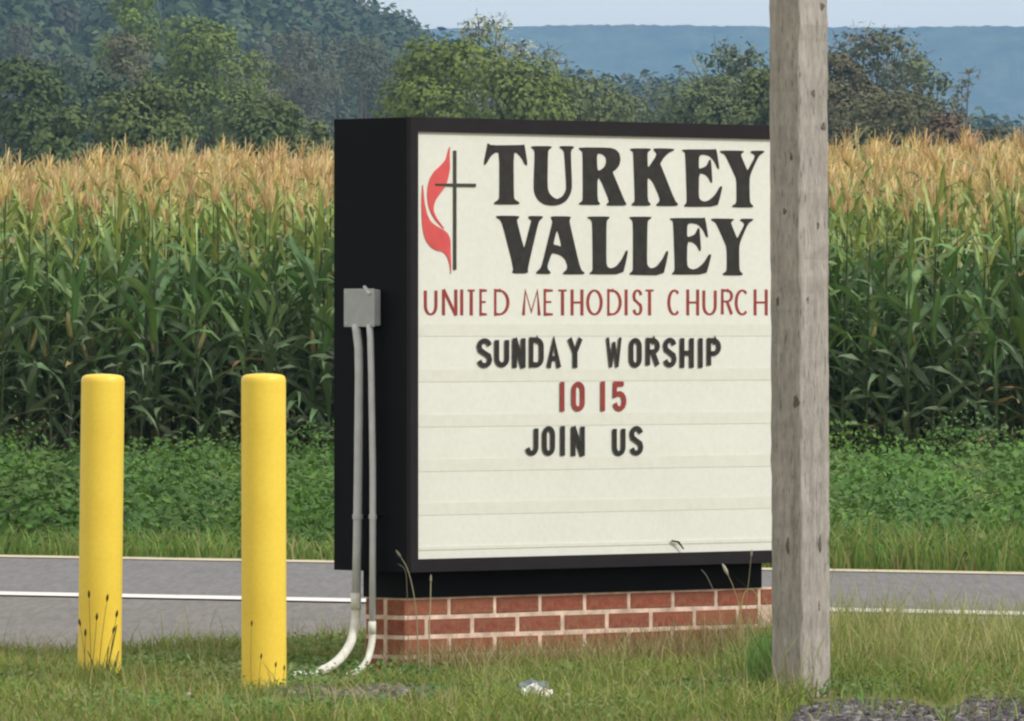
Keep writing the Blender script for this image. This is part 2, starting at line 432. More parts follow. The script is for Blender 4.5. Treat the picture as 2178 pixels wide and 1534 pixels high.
# --- lettering: flat shapes fixed on the face
def curve_shape(name, loops, mat, parent, y, th=0.0012):
    cu = bpy.data.curves.new(name, 'CURVE'); cu.dimensions = '2D'; cu.fill_mode = 'BOTH'; cu.extrude = th
    for lp in loops:
        s = cu.splines.new('POLY'); s.points.add(len(lp) - 1)
        for p, (a, b) in zip(s.points, lp): p.co = (a, b, 0, 1)
        s.use_cyclic_u = True
    tmp = bpy.data.objects.new('tmp', cu); COL.objects.link(tmp)
    dg = bpy.context.evaluated_depsgraph_get()
    me = bpy.data.meshes.new_from_object(tmp.evaluated_get(dg)); me.name = name
    bpy.data.objects.remove(tmp); bpy.data.curves.remove(cu)
    R = Matrix(((1, 0, 0, 0), (0, 0, -1, y), (0, 1, 0, 0), (0, 0, 0, 1)))   # (x, y) -> (x, z)
    me.transform(R)
    return link(name, me, mat, parent)
def crop(x0, y0, s): return lambda p: (x0 + p[0] / s, y0 + p[1] / s)
def chaikin(lp, n=1):
    for _ in range(n):
        out = []
        for a, b in zip(lp, lp[1:] + lp[:1]):
            out += [(a[0] * .8 + b[0] * .2, a[1] * .8 + b[1] * .2), (a[0] * .2 + b[0] * .8, a[1] * .2 + b[1] * .8)]
        lp = out
    return lp
R1, R2, R3 = crop(860, 270, 4.648), crop(1220, 270, 4.648), crop(860, 580, 2.7225)
def traced(name, fn, loops, mat, y=-0.0118, rounds=1):
    return curve_shape(name, [[face(*fn(p)) for p in chaikin(lp, rounds)] for lp in loops], mat, panel, y)

T_ = [(800,160),(830,183),(1150,180),(1163,172),(1195,380),(1170,375),(1140,310),(1090,255),(1055,258),(1058,700),(1072,722),(1115,748),(1110,767),(865,767),(865,750),(905,722),(918,700),(918,258),(880,250),(830,290),(790,360),(768,382),(765,350),(795,200)]
U_ = [(1235,190),(1430,190),(1430,210),(1405,225),(1395,250),(1390,600),(1410,660),(1450,700),(1490,715),(1540,690),(1570,640),(1580,600),(1560,260),(1545,225),(1515,207),(1515,190),(1650,190),(1650,210),(1630,225),(1620,260),(1634,590),(1620,660),(1580,730),(1520,767),(1440,780),(1360,767),(1300,725),(1265,660),(1256,590),(1268,260),(1258,225),(1235,207)]
R_ = [(33,203),(330,205),(390,222),(427,260),(440,320),(427,382),(390,427),(360,445),(375,480),(480,735),(497,757),(492,778),(306,778),(306,760),(335,740),(240,510),(210,510),(212,730),(237,755),(232,772),(33,770),(33,755),(63,735),(70,700),(68,260),(58,237),(33,222)]
Rh = [(205,262),(255,265),(295,295),(302,345),(285,395),(240,430),(210,430)]
K_ = [(540,213),(737,213),(737,230),(710,250),(705,270),(708,395),(720,400),(800,280),(790,248),(768,232),(773,211),(972,216),(967,235),(920,255),(870,300),(830,365),(842,390),(977,730),(1007,760),(1002,782),(797,782),(797,765),(830,735),(825,690),(760,540),(715,500),(705,520),(708,730),(737,760),(732,780),(553,780),(553,762),(580,740),(583,700),(568,260),(562,245),(540,230)]
E_ = [(1053,223),(1370,223),(1387,218),(1418,418),(1400,412),(1370,340),(1320,285),(1260,272),(1215,285),(1212,405),(1225,415),(1290,390),(1320,325),(1334,325),(1348,550),(1335,553),(1310,500),(1270,465),(1215,458),(1212,690),(1230,725),(1270,740),(1320,725),(1380,670),(1425,588),(1448,588),(1422,700),(1397,788),(1073,790),(1073,775),(1093,755),(1098,720),(1083,270),(1073,245),(1053,240)]
Y_ = [(1428,233),(1657,236),(1657,252),(1635,265),(1630,285),(1690,425),(1700,430),(1765,310),(1770,280),(1750,265),(1728,255),(1733,236),(1862,236),(1857,255),(1820,275),(1790,320),(1727,460),(1714,520),(1717,740),(1732,765),(1752,780),(1747,797),(1548,795),(1548,778),(1580,760),(1590,730),(1588,520),(1563,460),(1488,300),(1468,270),(1428,252)]
V_ = [(888,878),(1112,880),(1107,900),(1088,920),(1095,960),(1155,1190),(1165,1195),(1225,960),(1235,925),(1203,902),(1208,880),(1347,882),(1342,900),(1310,930),(1295,970),(1195,1400),(1200,1448),(1040,1448),(1060,1400),(948,960),(923,915),(888,897)]
A_ = [(1428,883),(1622,885),(1617,905),(1607,930),(1617,980),(1702,1350),(1727,1420),(1757,1440),(1752,1457),(1548,1457),(1548,1440),(1585,1410),(1590,1370),(1570,1310),(1520,1265),(1440,1245),(1425,1270),(1390,1370),(1395,1410),(1422,1437),(1417,1454),(1283,1452),(1283,1435),(1323,1400),(1343,1350),(1438,960),(1443,930),(1428,905)]
Ah = [(1480,1030),(1495,1030),(1530,1165),(1520,1185),(1490,1170),(1455,1165),(1450,1150)]
L_ = [(118,886),(332,886),(327,905),(305,925),(300,960),(298,1340),(310,1385),(345,1400),(400,1380),(455,1310),(495,1223),(514,1223),(492,1340),(462,1457),(138,1457),(138,1442),(163,1425),(168,1390),(163,950),(148,915),(118,902)]
L2 = [(533,888),(747,888),(742,905),(712,925),(705,960),(700,1345),(715,1385),(750,1400),(800,1380),(855,1310),(895,1228),(914,1228),(892,1345),(862,1467),(533,1462),(533,1447),(560,1425),(566,1390),(566,950),(553,915),(533,905)]
def boxmap(lp, b):
    x0, x1 = min(p[0] for p in lp), max(p[0] for p in lp); y0, y1 = min(p[1] for p in lp), max(p[1] for p in lp)
    return [(b[0] + (p[0] - x0) / (x1 - x0) * (b[2] - b[0]), b[1] + (p[1] - y0) / (y1 - y0) * (b[3] - b[1])) for p in lp]
for fn, loops in ((R1, [T_]), (R1, [U_]), (R2, [R_, Rh]), (R2, [K_]), (R2, [E_]), (R2, [Y_]), (R1, [V_]), (R1, [A_, Ah]), (R2, [L_]), (R2, [L2]),
                  (R2, [boxmap(E_, (933, 896, 1338, 1460))]), (R2, [boxmap(Y_, (1340, 905, 1752, 1468))])):
    traced('serif_letter', fn, loops, M['ink_black'])
UP = [(428,185),(405,250),(388,325),(335,385),(268,445),(225,520),(207,600),(203,690),(215,780),(240,850),(280,920),(340,985),(378,1014),(335,955),(295,900),(268,840),(265,790),(285,725),(335,655),(385,590),(412,500),(428,410),(425,320),(425,260)]
LO = [(158,550),(148,680),(148,830),(153,960),(168,1060),(198,1140),(245,1195),(300,1225),(350,1230),(390,1265),(415,1320),(430,1400),(435,1470),(441,1380),(434,1240),(434,1120),(412,1060),(370,1020),(300,985),(235,935),(200,860),(178,760),(168,660)]
traced('flame', R1, [UP], M['ink_red'], -0.0115, 2); traced('flame', R1, [LO], M['ink_red'], -0.0115, 2)
traced('cross', R1, [[(460,235),(489,235),(489,560),(682,562),(682,594),(489,592),(489,1412),(460,1412),(460,590),(280,582),(280,562),(460,560)]], M['ink_cross'], -0.0128, 0)

def arc(cx, cy, rx, ry, a0, a1, n=7):
    return [(cx + rx * math.cos(math.radians(a0 + (a1 - a0) * k / n)), cy + ry * math.sin(math.radians(a0 + (a1 - a0) * k / n))) for k in range(n + 1)]
c_ = 0.42; r_ = 0.26                          # corner radii of the block letters, in glyph boxes (x right, y up)
def rr(pts): return pts
G = {
 'I': [[(.5, 0), (.5, 1)]], '1': [[(.5, 0), (.5, 1)]],
 'N': [[(0, 0), (0, 1)], [(0, 1), (1, 0)], [(1, 0), (1, 1)]],
 'H': [[(0, 0), (0, 1)], [(1, 0), (1, 1)], [(0, .5), (1, .5)]],
 'U': [[(0, 1)] + arc(.5, r_, .5, r_, 180, 360, 10) + [(1, 1)]],
 'J': [arc(.5, r_, .5, r_, 190, 360, 9) + [(1, 1)]],
 'O': [arc(.5, 1 - r_, .5, r_, 0, 180, 10) + arc(.5, r_, .5, r_, 180, 360, 10) + [(1, 1 - r_)]],
 '0': [arc(.5, 1 - r_, .5, r_, 0, 180, 10) + arc(.5, r_, .5, r_, 180, 360, 10) + [(1, 1 - r_)]],
 'D': [[(0, 0), (0, 1), (.5, 1)] + arc(.5, 1 - r_, .5, r_, 90, 0, 6) + arc(.5, r_, .5, r_, 0, -90, 6) + [(0, 0)]],
 'A': [[(0, 0), (.5, 1), (1, 0)], [(.17, .28), (.83, .28)]],
 'Y': [[(0, 1), (.5, .5), (1, 1)], [(.5, .5), (.5, 0)]],
 'W': [[(0, 1), (.25, 0)], [(.25, 0), (.5, .85)], [(.5, .85), (.75, 0)], [(.75, 0), (1, 1)]],
 'R': [[(0, 0), (0, 1), (.5, 1)] + arc(.5, .77, .5, .23, 90, -90, 8) + [(0, .54)], [(.5, .54), (1, 0)]],
 'P': [[(0, 0), (0, 1), (.5, 1)] + arc(.5, .74, .5, .26, 90, -90, 8) + [(0, .48)]],
 'S': [arc(.5, .76, .5, .24, 10, 180, 8) + [(.08, .62), (.5, .5), (.92, .38)] + arc(.5, .24, .5, .24, 0, -170, 8)],
 '5': [[(.95, 1), (.05, 1), (.02, .56), (.5, .62)] + arc(.5, .31, .5, .31, 80, -165, 10)],
 'T': [[(0, 1), (1, 1)], [(.5, 1), (.5, 0)]],
 'E': [[(1, 1), (0, 1), (0, 0), (1, 0)], [(0, .52), (.8, .52)]],
 'M': [[(0, 0), (.12, 1), (.5, .1), (.88, 1), (1, 0)]],
 'C': [arc(.55, .5, .55, .5, 48, 312, 16)],
}
G2 = dict(G)                                  # the thin, old style capitals
G2['O'] = [arc(.5, .5, .5, .5, 0, 360, 20)]
G2['D'] = [[(0, 0), (0, 1), (.3, 1)] + arc(.3, .5, .7, .5, 90, -90, 14) + [(0, 0)]]
G2['U'] = [[(0, 1)] + arc(.5, .36, .5, .36, 180, 360, 10) + [(1, 1)]]
def ribbon(gm, line, wv, wh, y, closed=False):
    """flat stroke along a line of (x, z); wv is the width of upright strokes, wh of level ones"""
    p = np.array(line, float); n = len(p); closed = np.allclose(p[0], p[-1])
    L, Rr = [], []
    def nrm(d): return np.array([-d[1], d[0]]) / (np.hypot(*d) + 1e-9)
    for i in range(n):
        a = p[i] - p[i - 1] if i > 0 else (p[-1] - p[-2] if closed else None)
        b = p[i + 1] - p[i] if i < n - 1 else (p[1] - p[0] if closed else None)
        ns = [nrm(d) for d in (a, b) if d is not None]
        m = sum(ns); m = m / (np.hypot(*m) + 1e-9); k = 1 / max(0.45, float(m @ ns[0]))
        wd = math.hypot(m[0] * wv, m[1] * wh) * 0.5 * k
        L.append(p[i] + m * wd); Rr.append(p[i] - m * wd)
    V = [(a[0], y, a[1]) for a in L] + [(a[0], y, a[1]) for a in Rr]
    gm.add(V, [(i, i + n, i + n + 1, i + 1) for i in range(n - 1)])
def glyph(ch, fn, x0, x1, yt, yb, wv, wh, mat, name, font=G, y0=-0.0152):
    if ch == 'W': wv, wh = wv * 0.62, 0.0
    a = face(*fn((x0, yb))); b = face(*fn((x1, yt)))
    u0, u1, z0, z1 = a[0] + wv / 2, b[0] - wv / 2, a[1] + wh / 2, b[1] - wh / 2
    gm = Geo()
    for k, ln in enumerate(font[ch]):
        if ch in 'I1': ln = [((u0 + u1) / 2, z0 - wh / 2), ((u0 + u1) / 2, z1 + wh / 2)]
        else: ln = [(u0 + x * (u1 - u0), z0 + y * (z1 - z0)) for x, y in ln]
        if ch in 'NHYTAM' and len(ln) >= 2:    # let open ends run to the cap line
            ln = [(x, z - wh / 2 if abs(z - z0) < 1e-6 and len(ln) <= 5 and i in (0, len(ln) - 1) else (z + wh / 2 if abs(z - z1) < 1e-6 and i in (0, len(ln) - 1) and ch in 'NHY' else z)) for i, (x, z) in enumerate(ln)]
        ribbon(gm, ln, wv, wh, y0 - 0.0003 * k)
    o = link(name, gm.mesh(name), mat, panel)
    if name.startswith('block'):
        o.location.z = random.uniform(-.0015, .0015); o.location.x = random.uniform(-.001, .001)
for word in ([('S',405,492),('U',505,590),('N',608,684),('D',705,790),('A',806,892),('Y',928,1018),('W',1152,1240),('O',1283,1357),('R',1380,1462),('S',1483,1560),('H',1580,1660),('I',1685,1712),('P',1735,1817)],):
    for ch, x0, x1 in word: glyph(ch, R3, x0, x1, 378, 550, 0.0215, 0.0165, M['ink_black'], 'block_letter')
for ch, x0, x1 in (('1',883,911),('0',952,1028),('1',1118,1146),('5',1188,1268)): glyph(ch, R3, x0, x1, 630, 802, 0.0205, 0.016, M['ink_dull_red'], 'block_numeral')
for ch, x0, x1 in (('J',683,760),('O',783,857),('I',888,914),('N',948,1027),('U',1188,1264),('S',1288,1366)): glyph(ch, R3, x0, x1, 888, 1060, 0.0215, 0.0165, M['ink_black'], 'block_letter')
for ch, x0, x1 in (('U',100,180),('N',205,295),('I',313,327),('T',345,405),('E',420,475),('D',505,597),('M',668,778),('E',792,857),('T',870,937),('H',950,1025),('O',1040,1137),('D',1160,1247),('I',1265,1279),('S',1308,1367),('T',1375,1440),
                   ('C',1510,1587),('H',1620,1695),('U',1713,1797),('R',1820,1892),('C',1900,1982),('H',2010,2092)):
    glyph(ch, R3, x0, x1, 98, 248, 0.0150, 0.0070, M['ink_dull_red'], 'thin_letter', G2, -0.0108)
# a loose dark strip curling on the bottom ledge
gm = Geo(); gm.tube([(*[face(1420, 1150)[0]], -0.020, face(1420, 1150)[1]), (face(1432, 1154)[0], -0.026, face(1432, 1153)[1]), (face(1444, 1166)[0], -0.024, face(1444, 1168)[1])], [0.003, 0.004, 0.002], 6)
link('loose_strip', gm.mesh('loose_strip'), M['cabinet'], panel)

# ------------------------------------------------------------------ electrical box and conduits on the end of the sign
def local(x, y, z): return O.xy.to_3d() + UX * x - UN * y + Vector((0, 0, z))
def SP(px, py, p=0.03):
    """point p metres out from the sign's end wall that shows at (px, py)"""
    d = Vector(((px - 1089) / F, 1, -(py - HZ) / F)); e = Vector((0, 0, EYE)); q0 = local(-0.033 - p, 0, 0)
    k = (q0 - e).dot(UX) / d.dot(UX); return e + d * k
bc = SP(780, 655, 0.0)
jb = empty('junction_box', bc, A)
tag(jb, 'square grey electrical box fixed to the black end of the sign', 'junction box')
b_ = link('box_body', bevel_box('box_body', 0.030, 0.146, 0.124, 0.007), M['box_grey'], jb); b_.location = (-0.0155, 0, 0)
c = link('cover', bevel_box('cover', 0.006, 0.152, 0.130, 0.003), M['box_grey'], jb); c.location = (-0.0338, 0, 0)
sm_ = bevel_box('screw', 0.003, 0.008, 0.008, 0.001, 1)
for a, bb in ((-.063, -.052), (.063, -.052), (-.063, .052), (.063, .052)):
    s = link('screw', sm_, M['grey_pvc'], jb); s.location = (-0.0375, a, bb)
gm = Geo(); gm.tube([(-0.020, -0.030, 0.060), (-0.034, -0.026, 0.071), (-0.040, -0.058, 0.046)], [0.004, 0.006, 0.005], 6)
link('lug', gm.mesh('lug'), M['grey_pvc'], jb)

def conduit(label, top, rad, pts, bend, clamp_y, coup):
    t0 = SP(*top); root = empty('conduit', (t0.x, t0.y, 0)); tag(root, label, 'conduit', None)
    inv = lambda v: v - Vector((t0.x, t0.y, 0))
    gm = Geo(); gm.tube([inv(SP(*p)) for p in pts], rad, 12); link('pipe', gm.mesh('pipe', True), M['grey_pvc'], root)
    gm = Geo(); gm.tube([inv(v) for v in bend], rad * 1.06, 12); link('elbow', gm.mesh('elbow', True), M['white_pvc'], root)
    a, b = SP(*coup[0]), SP(*coup[1])
    gm = Geo(); gm.tube([inv(a), inv(b)], rad * 1.2, 12); link('coupling', gm.mesh('coupling', True), M['white_pvc'], root)
    m = SP(*clamp_y)
    gm = Geo(); gm.tube([inv(m) + Vector((0, 0, -0.008)), inv(m) + Vector((0, 0, 0.008))], rad * 1.22, 12)
    q = inv(m); t = -UN
    gm.add([q + t * s + UX * 0.03 + Vector((0, 0, zz)) for s in (-rad * 2.2, rad * 2.2) for zz in (-.007, .007)], [(0, 1, 3, 2)])
    link('strap', gm.mesh('strap'), M['grey_pvc'], root)
def spline(pts, n=6):
    out = []; p = [pts[0]] + list(pts) + [pts[-1]]
    for i in range(1, len(p) - 2):
        for k in range(n):
            t = k / n; a, b, c, d = p[i - 1], p[i], p[i + 1], p[i + 2]
            out.append(0.5 * ((2 * b) + (c - a) * t + (2 * a - 5 * b + 4 * c - d) * t * t + (3 * b - a - 3 * c + d) * t * t * t))
    return out + [pts[-1]]
dA = SP(757, 1290).y
conduit('thicker pale grey conduit running down from the box and bending left to the second bollard', (761, 700), 0.0148,
        [(757, 690), (759, 705), (763, 740), (764, 800), (762, 1000), (760, 1150), (757, 1290)],
        spline([SP(757, 1280), P(756, 1320, dA), P(746, 1366, dA - 0.05), P(720, 1404, dA - 0.16), P(680, 1428, dA - 0.30), P(618, 1440, dA - 0.46)]),
        (761, 1099), ((757, 1262), (757, 1296)))
dB = SP(792, 1330).y
conduit('thinner grey conduit beside the brick base, bending left at the ground', (788, 700), 0.0112,
        [(786, 690), (788, 720), (790, 800), (793, 1000), (793, 1150), (792, 1345)],
        spline([SP(792, 1335), P(791, 1365, dB), P(782, 1402, dB - 0.04), P(765, 1425, dB - 0.09), P(735, 1441, dB - 0.16)]),
        (793, 1099), ((791.5, 1322), (791.5, 1348)))

# ------------------------------------------------------------------ bollards
def bollard(px_top, px_base, d, rad, ytop, label):
    b0 = P(px_base, 0, d); zt = EYE - (ytop - HZ) / F * d
    r = empty('bollard', (b0.x, d, 0)); tag(r, label, 'bollard', 'yellow bollards beside the sign')
    r.rotation_euler = (0, math.atan2((px_top - px_base) / F * d, zt), random.random() * 0.3)
    prof = [(rad * 1.01, -0.1), (rad * 1.005, 0.25), (rad, zt - 0.032)]
    gm = Geo(); gm.tube([(0, 0, z) for _, z in prof], [a for a, _ in prof], 40, caps=False)
    link('pipe', gm.mesh('pipe', True), M['yellow'], r)
    gm = Geo(); cap = [(rad, zt - 0.032), (rad * 1.004, zt - 0.024), (rad * 0.985, zt - 0.014), (rad * 0.93, zt - 0.006), (rad * 0.78, zt - 0.001), (rad * 0.4, zt + 0.002), (0.001, zt + 0.003)]
    gm.tube([(0, 0, z) for _, z in cap], [a for a, _ in cap], 40, caps=False)
    link('cap', gm.mesh('cap', True), M['yellow'], r)
bollard(219, 211, 27.9, 0.0715, 797, 'yellow bollard with tall seed grass in front, farther from the sign')
bollard(560.5, 561.5, 27.35, 0.0722, 796, 'yellow bollard nearer the sign, with the pale conduit reaching its foot')

# ------------------------------------------------------------------ wooden post
d = 26.85; pb = P(1703, 0, d); side = 0.1325
post = empty('wooden_post', (pb.x + 0.002, d, 0), math.radians(44.2)); tag(post, 'weathered grey square timber post in front of the sign', 'post')
post.rotation_euler = (0, math.radians(-0.36), math.radians(44.2))
H = 3.1; n = 64; gm = Geo(); V = []
for k in range(n + 1):
    z = -0.3 + (H + 0.3) * k / n
    j = [rng.normal(0, 0.0016) for _ in range(8)]; h = side / 2; b = 0.0035
    V += [(-h + j[0], -h + b, z), (-h + b, -h + j[1], z), (h - b, -h + j[2], z), (h + j[3], -h + b, z), (h + j[4], h - b, z), (h - b, h + j[5], z), (-h + b, h + j[6], z), (-h + j[7], h - b, z)]
Q = [(k * 8 + i, k * 8 + (i + 1) % 8, (k + 1) * 8 + (i + 1) % 8, (k + 1) * 8 + i) for k in range(n) for i in range(8)]
Q += [(n * 8, n * 8 + 1, n * 8 + 2, n * 8 + 3), (n * 8, n * 8 + 3, n * 8 + 4, n * 8 + 7), (n * 8 + 4, n * 8 + 5, n * 8 + 6, n * 8 + 7)]
gm.add(V, Q); link('timber', gm.mesh('timber'), M['wood'], post)
def knot(face_, u, z, ru, rz):
    """u runs -1..1 across the left (0) or right (1) visible face"""
    gm = Geo(); n = 12; h = side / 2
    V = []; 
    for (k, dz) in ((1.0, 0.0003), (0.7, 0.0022), (0.3, 0.0012)):
        for i in range(n):
            a = 2 * math.pi * i / n; w_ = 1 + 0.22 * math.sin(3 * a + z * 9)
            uu = u * h + ru * k * w_ * math.cos(a); zz = z + rz * k * w_ * math.sin(a)
            V.append((-h - dz, -uu, zz) if face_ == 0 else (uu, -h - dz, zz))
    Q = [(k * n + i, k * n + (i + 1) % n, (k + 1) * n + (i + 1) % n, (k + 1) * n + i) for k in range(2) for i in range(n)]
    c0 = 2 * n; Q += [(c0, c0 + i, c0 + i + 1, c0 + i + 2) for i in range(1, n - 2, 2)]
    gm.add(V, Q); link('knot', gm.mesh('knot', True), M['knot'], post)
for fc, u, py, ru, rz in ((1, 0.62, 15, 0.009, 0.012), (1, -0.05, 200, 0.011, 0.014), (1, 0.66, 270, 0.009, 0.013), (1, -0.5, 640, 0.007, 0.013), (1, 0.25, 480, 0.004, 0.012),
                          (0, 0.0, 450, 0.008, 0.010), (0, 0.45, 335, 0.005, 0.012), (0, 0.72, 855, 0.015, 0.020), (1, 0.3, 1155, 0.006, 0.03), (0, 0.1, 1160, 0.007, 0.026), (1, 0.2, 1290, 0.005, 0.02), (0, -0.5, 640, 0.006, 0.014)):
    knot(fc, u, EYE - (py - HZ) / F * d, ru, rz)

# ------------------------------------------------------------------ trees
def tree(name, label, px, d, top_y, width_px, col, cat='tree', open_=0.0, nleaf=7500, leaf=0.155, base_frac=0.16, lobes=30, lean=0.0, group='trees beyond the corn field', col2=None, seed=0):
    r = np.random.default_rng(seed + 11); x0 = (px - 1089) / F * d; z0 = float(gz(x0, d))
    Ht = EYE + (HZ - top_y) / F * d - z0; W = width_px / F * d
    root = empty(name, (x0, d, z0)); tag(root, label, cat, group)
    cz0 = Ht * base_frac
    # lobes of the crown
    L = []
    for k in range(lobes):
        t = (k + 0.5) / lobes; z = cz0 + (Ht - cz0) * (t ** 0.9)
        rad_at = W / 2 * max(0.2, math.sqrt(max(0, 1 - max(0, (t - 0.55) / 0.45) ** 3))) * (0.8 + 0.2 * min(1, t / 0.3))
        a = r.uniform(0, 2 * math.pi); rr_ = rad_at * r.uniform(0.25, 0.72)
        s = r.uniform(0.17, 0.30) * W * (0.75 if t > 0.85 else 1)
        L.append((rr_ * math.cos(a) + lean * t * W, rr_ * math.sin(a), min(z, Ht - s * 0.75), s, s * r.uniform(0.65, 0.95), r.uniform(0.84, 1.14)))
    gm = Geo(); th = 0.022 * Ht
    gm.tube([(0, 0, -0.3), (0.1, 0, Ht * 0.25), (lean * W * .3, 0.1, Ht * 0.5), (lean * W * .6, 0, Ht * 0.8)], [th, th * .8, th * .5, th * .15], 8)
    for l in L[::1 if open_ else 2]:
        gm.tube([(lean * W * .2, 0, max(0.4, l[2] * 0.5)), (l[0] * .5, l[1] * .5, l[2] * 0.78), (l[0], l[1], l[2] + l[4] * 0.4)], [th * .4, th * .22, th * .06], 5, caps=False)
        if open_:
            for _ in range(5):
                e = r.normal(0, 1, 3); e /= np.linalg.norm(e); e[2] = abs(e[2]) * 1.3 - .2
                gm.tube([(l[0] * .8, l[1] * .8, l[2]), (l[0] + e[0] * l[3] * .6, l[1] + e[1] * l[3] * .6, l[2] + e[2] * l[4] * .6), (l[0] + e[0] * l[3] * 1.05, l[1] + e[1] * l[3] * 1.05, min(Ht + .3, l[2] + e[2] * l[4] * 1.1))], [th * .09, th * .05, th * .02], 4, caps=False)
    link('trunk', gm.mesh('trunk', True), M['bark'], root)
    wts = np.array([l[3] ** 2 for l in L]); wts /= wts.sum()
    k = r.choice(len(L), nleaf, p=wts); LL = np.array(L)[k]
    dirs = r.normal(0, 1, (nleaf, 3)); dirs /= np.linalg.norm(dirs, axis=1)[:, None]
    rad = (0.55 + 0.5 * r.random(nleaf) ** 0.6) if not open_ else (0.35 + 0.75 * r.random(nleaf))
    c = LL[:, :3] + dirs * np.stack([LL[:, 3], LL[:, 3], LL[:, 4]], 1) * rad[:, None]
    # clumps: pull leaves towards small centres so gaps open
    ncl = max(60, nleaf // (22 if not open_ else 14)); cl = c[r.choice(nleaf, ncl)]
    near = cl[np.argmin(((c[:, None, :2] - cl[None, :, :2]) ** 2).sum(-1) + (c[:, None, 2] - cl[None, :, 2]) ** 2, axis=1)] if nleaf * ncl < 2e7 else c
    pull = r.uniform(0.1, 0.65, nleaf)[:, None] * (1.0 if open_ else 0.55); c = c * (1 - pull) + near * pull
    c[:, 2] = np.clip(c[:, 2], 0.2, Ht + .2)
    nrm = dirs * 1.2 + r.normal(0, 0.42, (nleaf, 3)) + [0, 0, 0.4]; nrm /= np.linalg.norm(nrm, axis=1)[:, None]
    v, q = leafquads(c, nrm, leaf * r.uniform(0.6, 1.35, nleaf), r)
    base_c = np.array(col)[None] * LL[:, 5:6]
    if col2 is not None:
        m = (r.random(nleaf) < 0.35)[:, None]; base_c = np.where(m, np.array(col2)[None] * LL[:, 5:6], base_c)
    base_c = base_c * r.uniform(0.85, 1.15, (nleaf, 1))
    link('crown', mesh_np('crown', v, q, np.repeat(base_c, 4, 0)), M['tree'], root)
    return root

def leafquads(c, n, s, r):
    ref = r.normal(0, 1, c.shape); a = np.cross(n, ref); a /= np.linalg.norm(a, axis=1)[:, None] + 1e-9; b = np.cross(n, a)
    s = s[:, None]; v = np.stack([c - a * s, c - b * s * 0.62, c + a * s, c + b * s * 0.62], 1)
    return v.reshape(-1, 3), np.arange(len(c) * 4).reshape(-1, 4)

def T(name, label, px, d, top_y, width, col, seed, cat='tree', **kw):
    col = tuple(c * 1.35 for c in col); width *= 1.15
    if not kw.get('open_'): kw['nleaf'] = int(kw.get('nleaf', 7500) * 1.6)
    tree(name, label, px, d, top_y, width, col, cat, seed=seed, **kw)
B = 'broadleaf_tree'
T(B, 'dark green tree at the left edge behind the corn', 20, 450, 122, 250, (0.068, 0.100, 0.034), 1)
T(B, 'small mid green tree just right of the dark tree at the left edge', 140, 430, 228, 150, (0.090, 0.125, 0.042), 2, nleaf=4500)
T(B, 'grey crowned tree at the upper left, highest above the dark edge tree', 45, 880, 50, 190, (0.085, 0.088, 0.070), 30)
T(B, 'grey green tree rising behind the farther bollard', 160, 700, 112, 170, (0.078, 0.105, 0.062), 3)
T(B, 'tall bright olive tree, biggest of those left of the sign', 450, 560, 35, 250, (0.110, 0.150, 0.042), 4, nleaf=11000)
T(B, 'yellow green tree top reaching the upper edge of the photo', 285, 660, -25, 150, (0.122, 0.170, 0.046), 5)
T(B, 'brownish grey tree below the yellow green tree top at the upper edge', 270, 620, 70, 170, (0.110, 0.110, 0.065), 6)
T(B, 'dark olive tree low in front of the tall olive tree', 330, 440, 175, 230, (0.090, 0.118, 0.036), 7, nleaf=9000)
T(B, 'bluish green tree filling the gap before the tall olive tree', 215, 560, 150, 150, (0.070, 0.105, 0.062), 31)
T(B, 'greyish tree with a broad rounded crown left of the sign top', 645, 800, 62, 230, (0.100, 0.105, 0.078), 8, nleaf=9000)
T(B, 'olive grey tree between the tall olive tree and the broad greyish one', 560, 700, 105, 170, (0.105, 0.115, 0.058), 32)
T('shrub', 'dark green bush low against the corn tassels left of the sign', 560, 450, 205, 250, (0.075, 0.102, 0.034), 9, 'bush')
T('shrub', 'small light green bush touching the left edge of the sign', 672, 430, 258, 95, (0.120, 0.150, 0.052), 10, 'bush', nleaf=2500)
T(B, 'grey green tree standing just above the sign left corner', 770, 840, 68, 230, (0.092, 0.104, 0.072), 11, nleaf=9000)
T(B, 'bluish green tree between the grey tree and the bright olive bush', 860, 900, 105, 190, (0.080, 0.110, 0.070), 12)
T(B, 'bright yellow olive tree directly above the sign', 935, 460, 76, 290, (0.128, 0.168, 0.036), 13, nleaf=11000)
T(B, 'lower olive tree leaning to the right above the sign', 1075, 455, 122, 310, (0.115, 0.148, 0.040), 14, nleaf=11000)
T('silvery_tree', 'pale silvery tree with open crown against the sky', 1035, 620, 24, 230, (0.30, 0.33, 0.24), 15, open_=1, nleaf=5600, leaf=0.17, lobes=24, col2=(0.13, 0.17, 0.10))
T('silvery_tree', 'thin grey tree with sparse twigs right of the pale silvery tree', 1150, 600, 86, 160, (0.20, 0.24, 0.20), 16, open_=1, nleaf=1900, leaf=0.15, lobes=14)
T(B, 'dull green tree above the middle of the sign', 1215, 500, 158, 300, (0.110, 0.132, 0.055), 17)
T(B, 'low grey green tree in the dip between the taller trees above the sign', 1340, 560, 192, 280, (0.092, 0.115, 0.060), 18, nleaf=8500)
T(B, 'bluish open topped green tree beside the post', 1545, 540, 82, 290, (0.095, 0.135, 0.085), 19, open_=1, nleaf=9000, lobes=28, leaf=.17, col2=(0.20, 0.25, 0.20))
T(B, 'dense dark green tree low beside the post, left of it', 1490, 500, 165, 290, (0.092, 0.118, 0.050), 20, nleaf=9500)
T(B, 'green tree half hidden by the wooden post', 1630, 480, 140, 180, (0.095, 0.118, 0.042), 21)
T(B, 'purplish grey tree with open crown right of the post', 1860, 520, 50, 300, (0.125, 0.128, 0.108), 22, open_=1, nleaf=11000, lobes=30, leaf=.16, col2=(0.115, 0.155, 0.075))
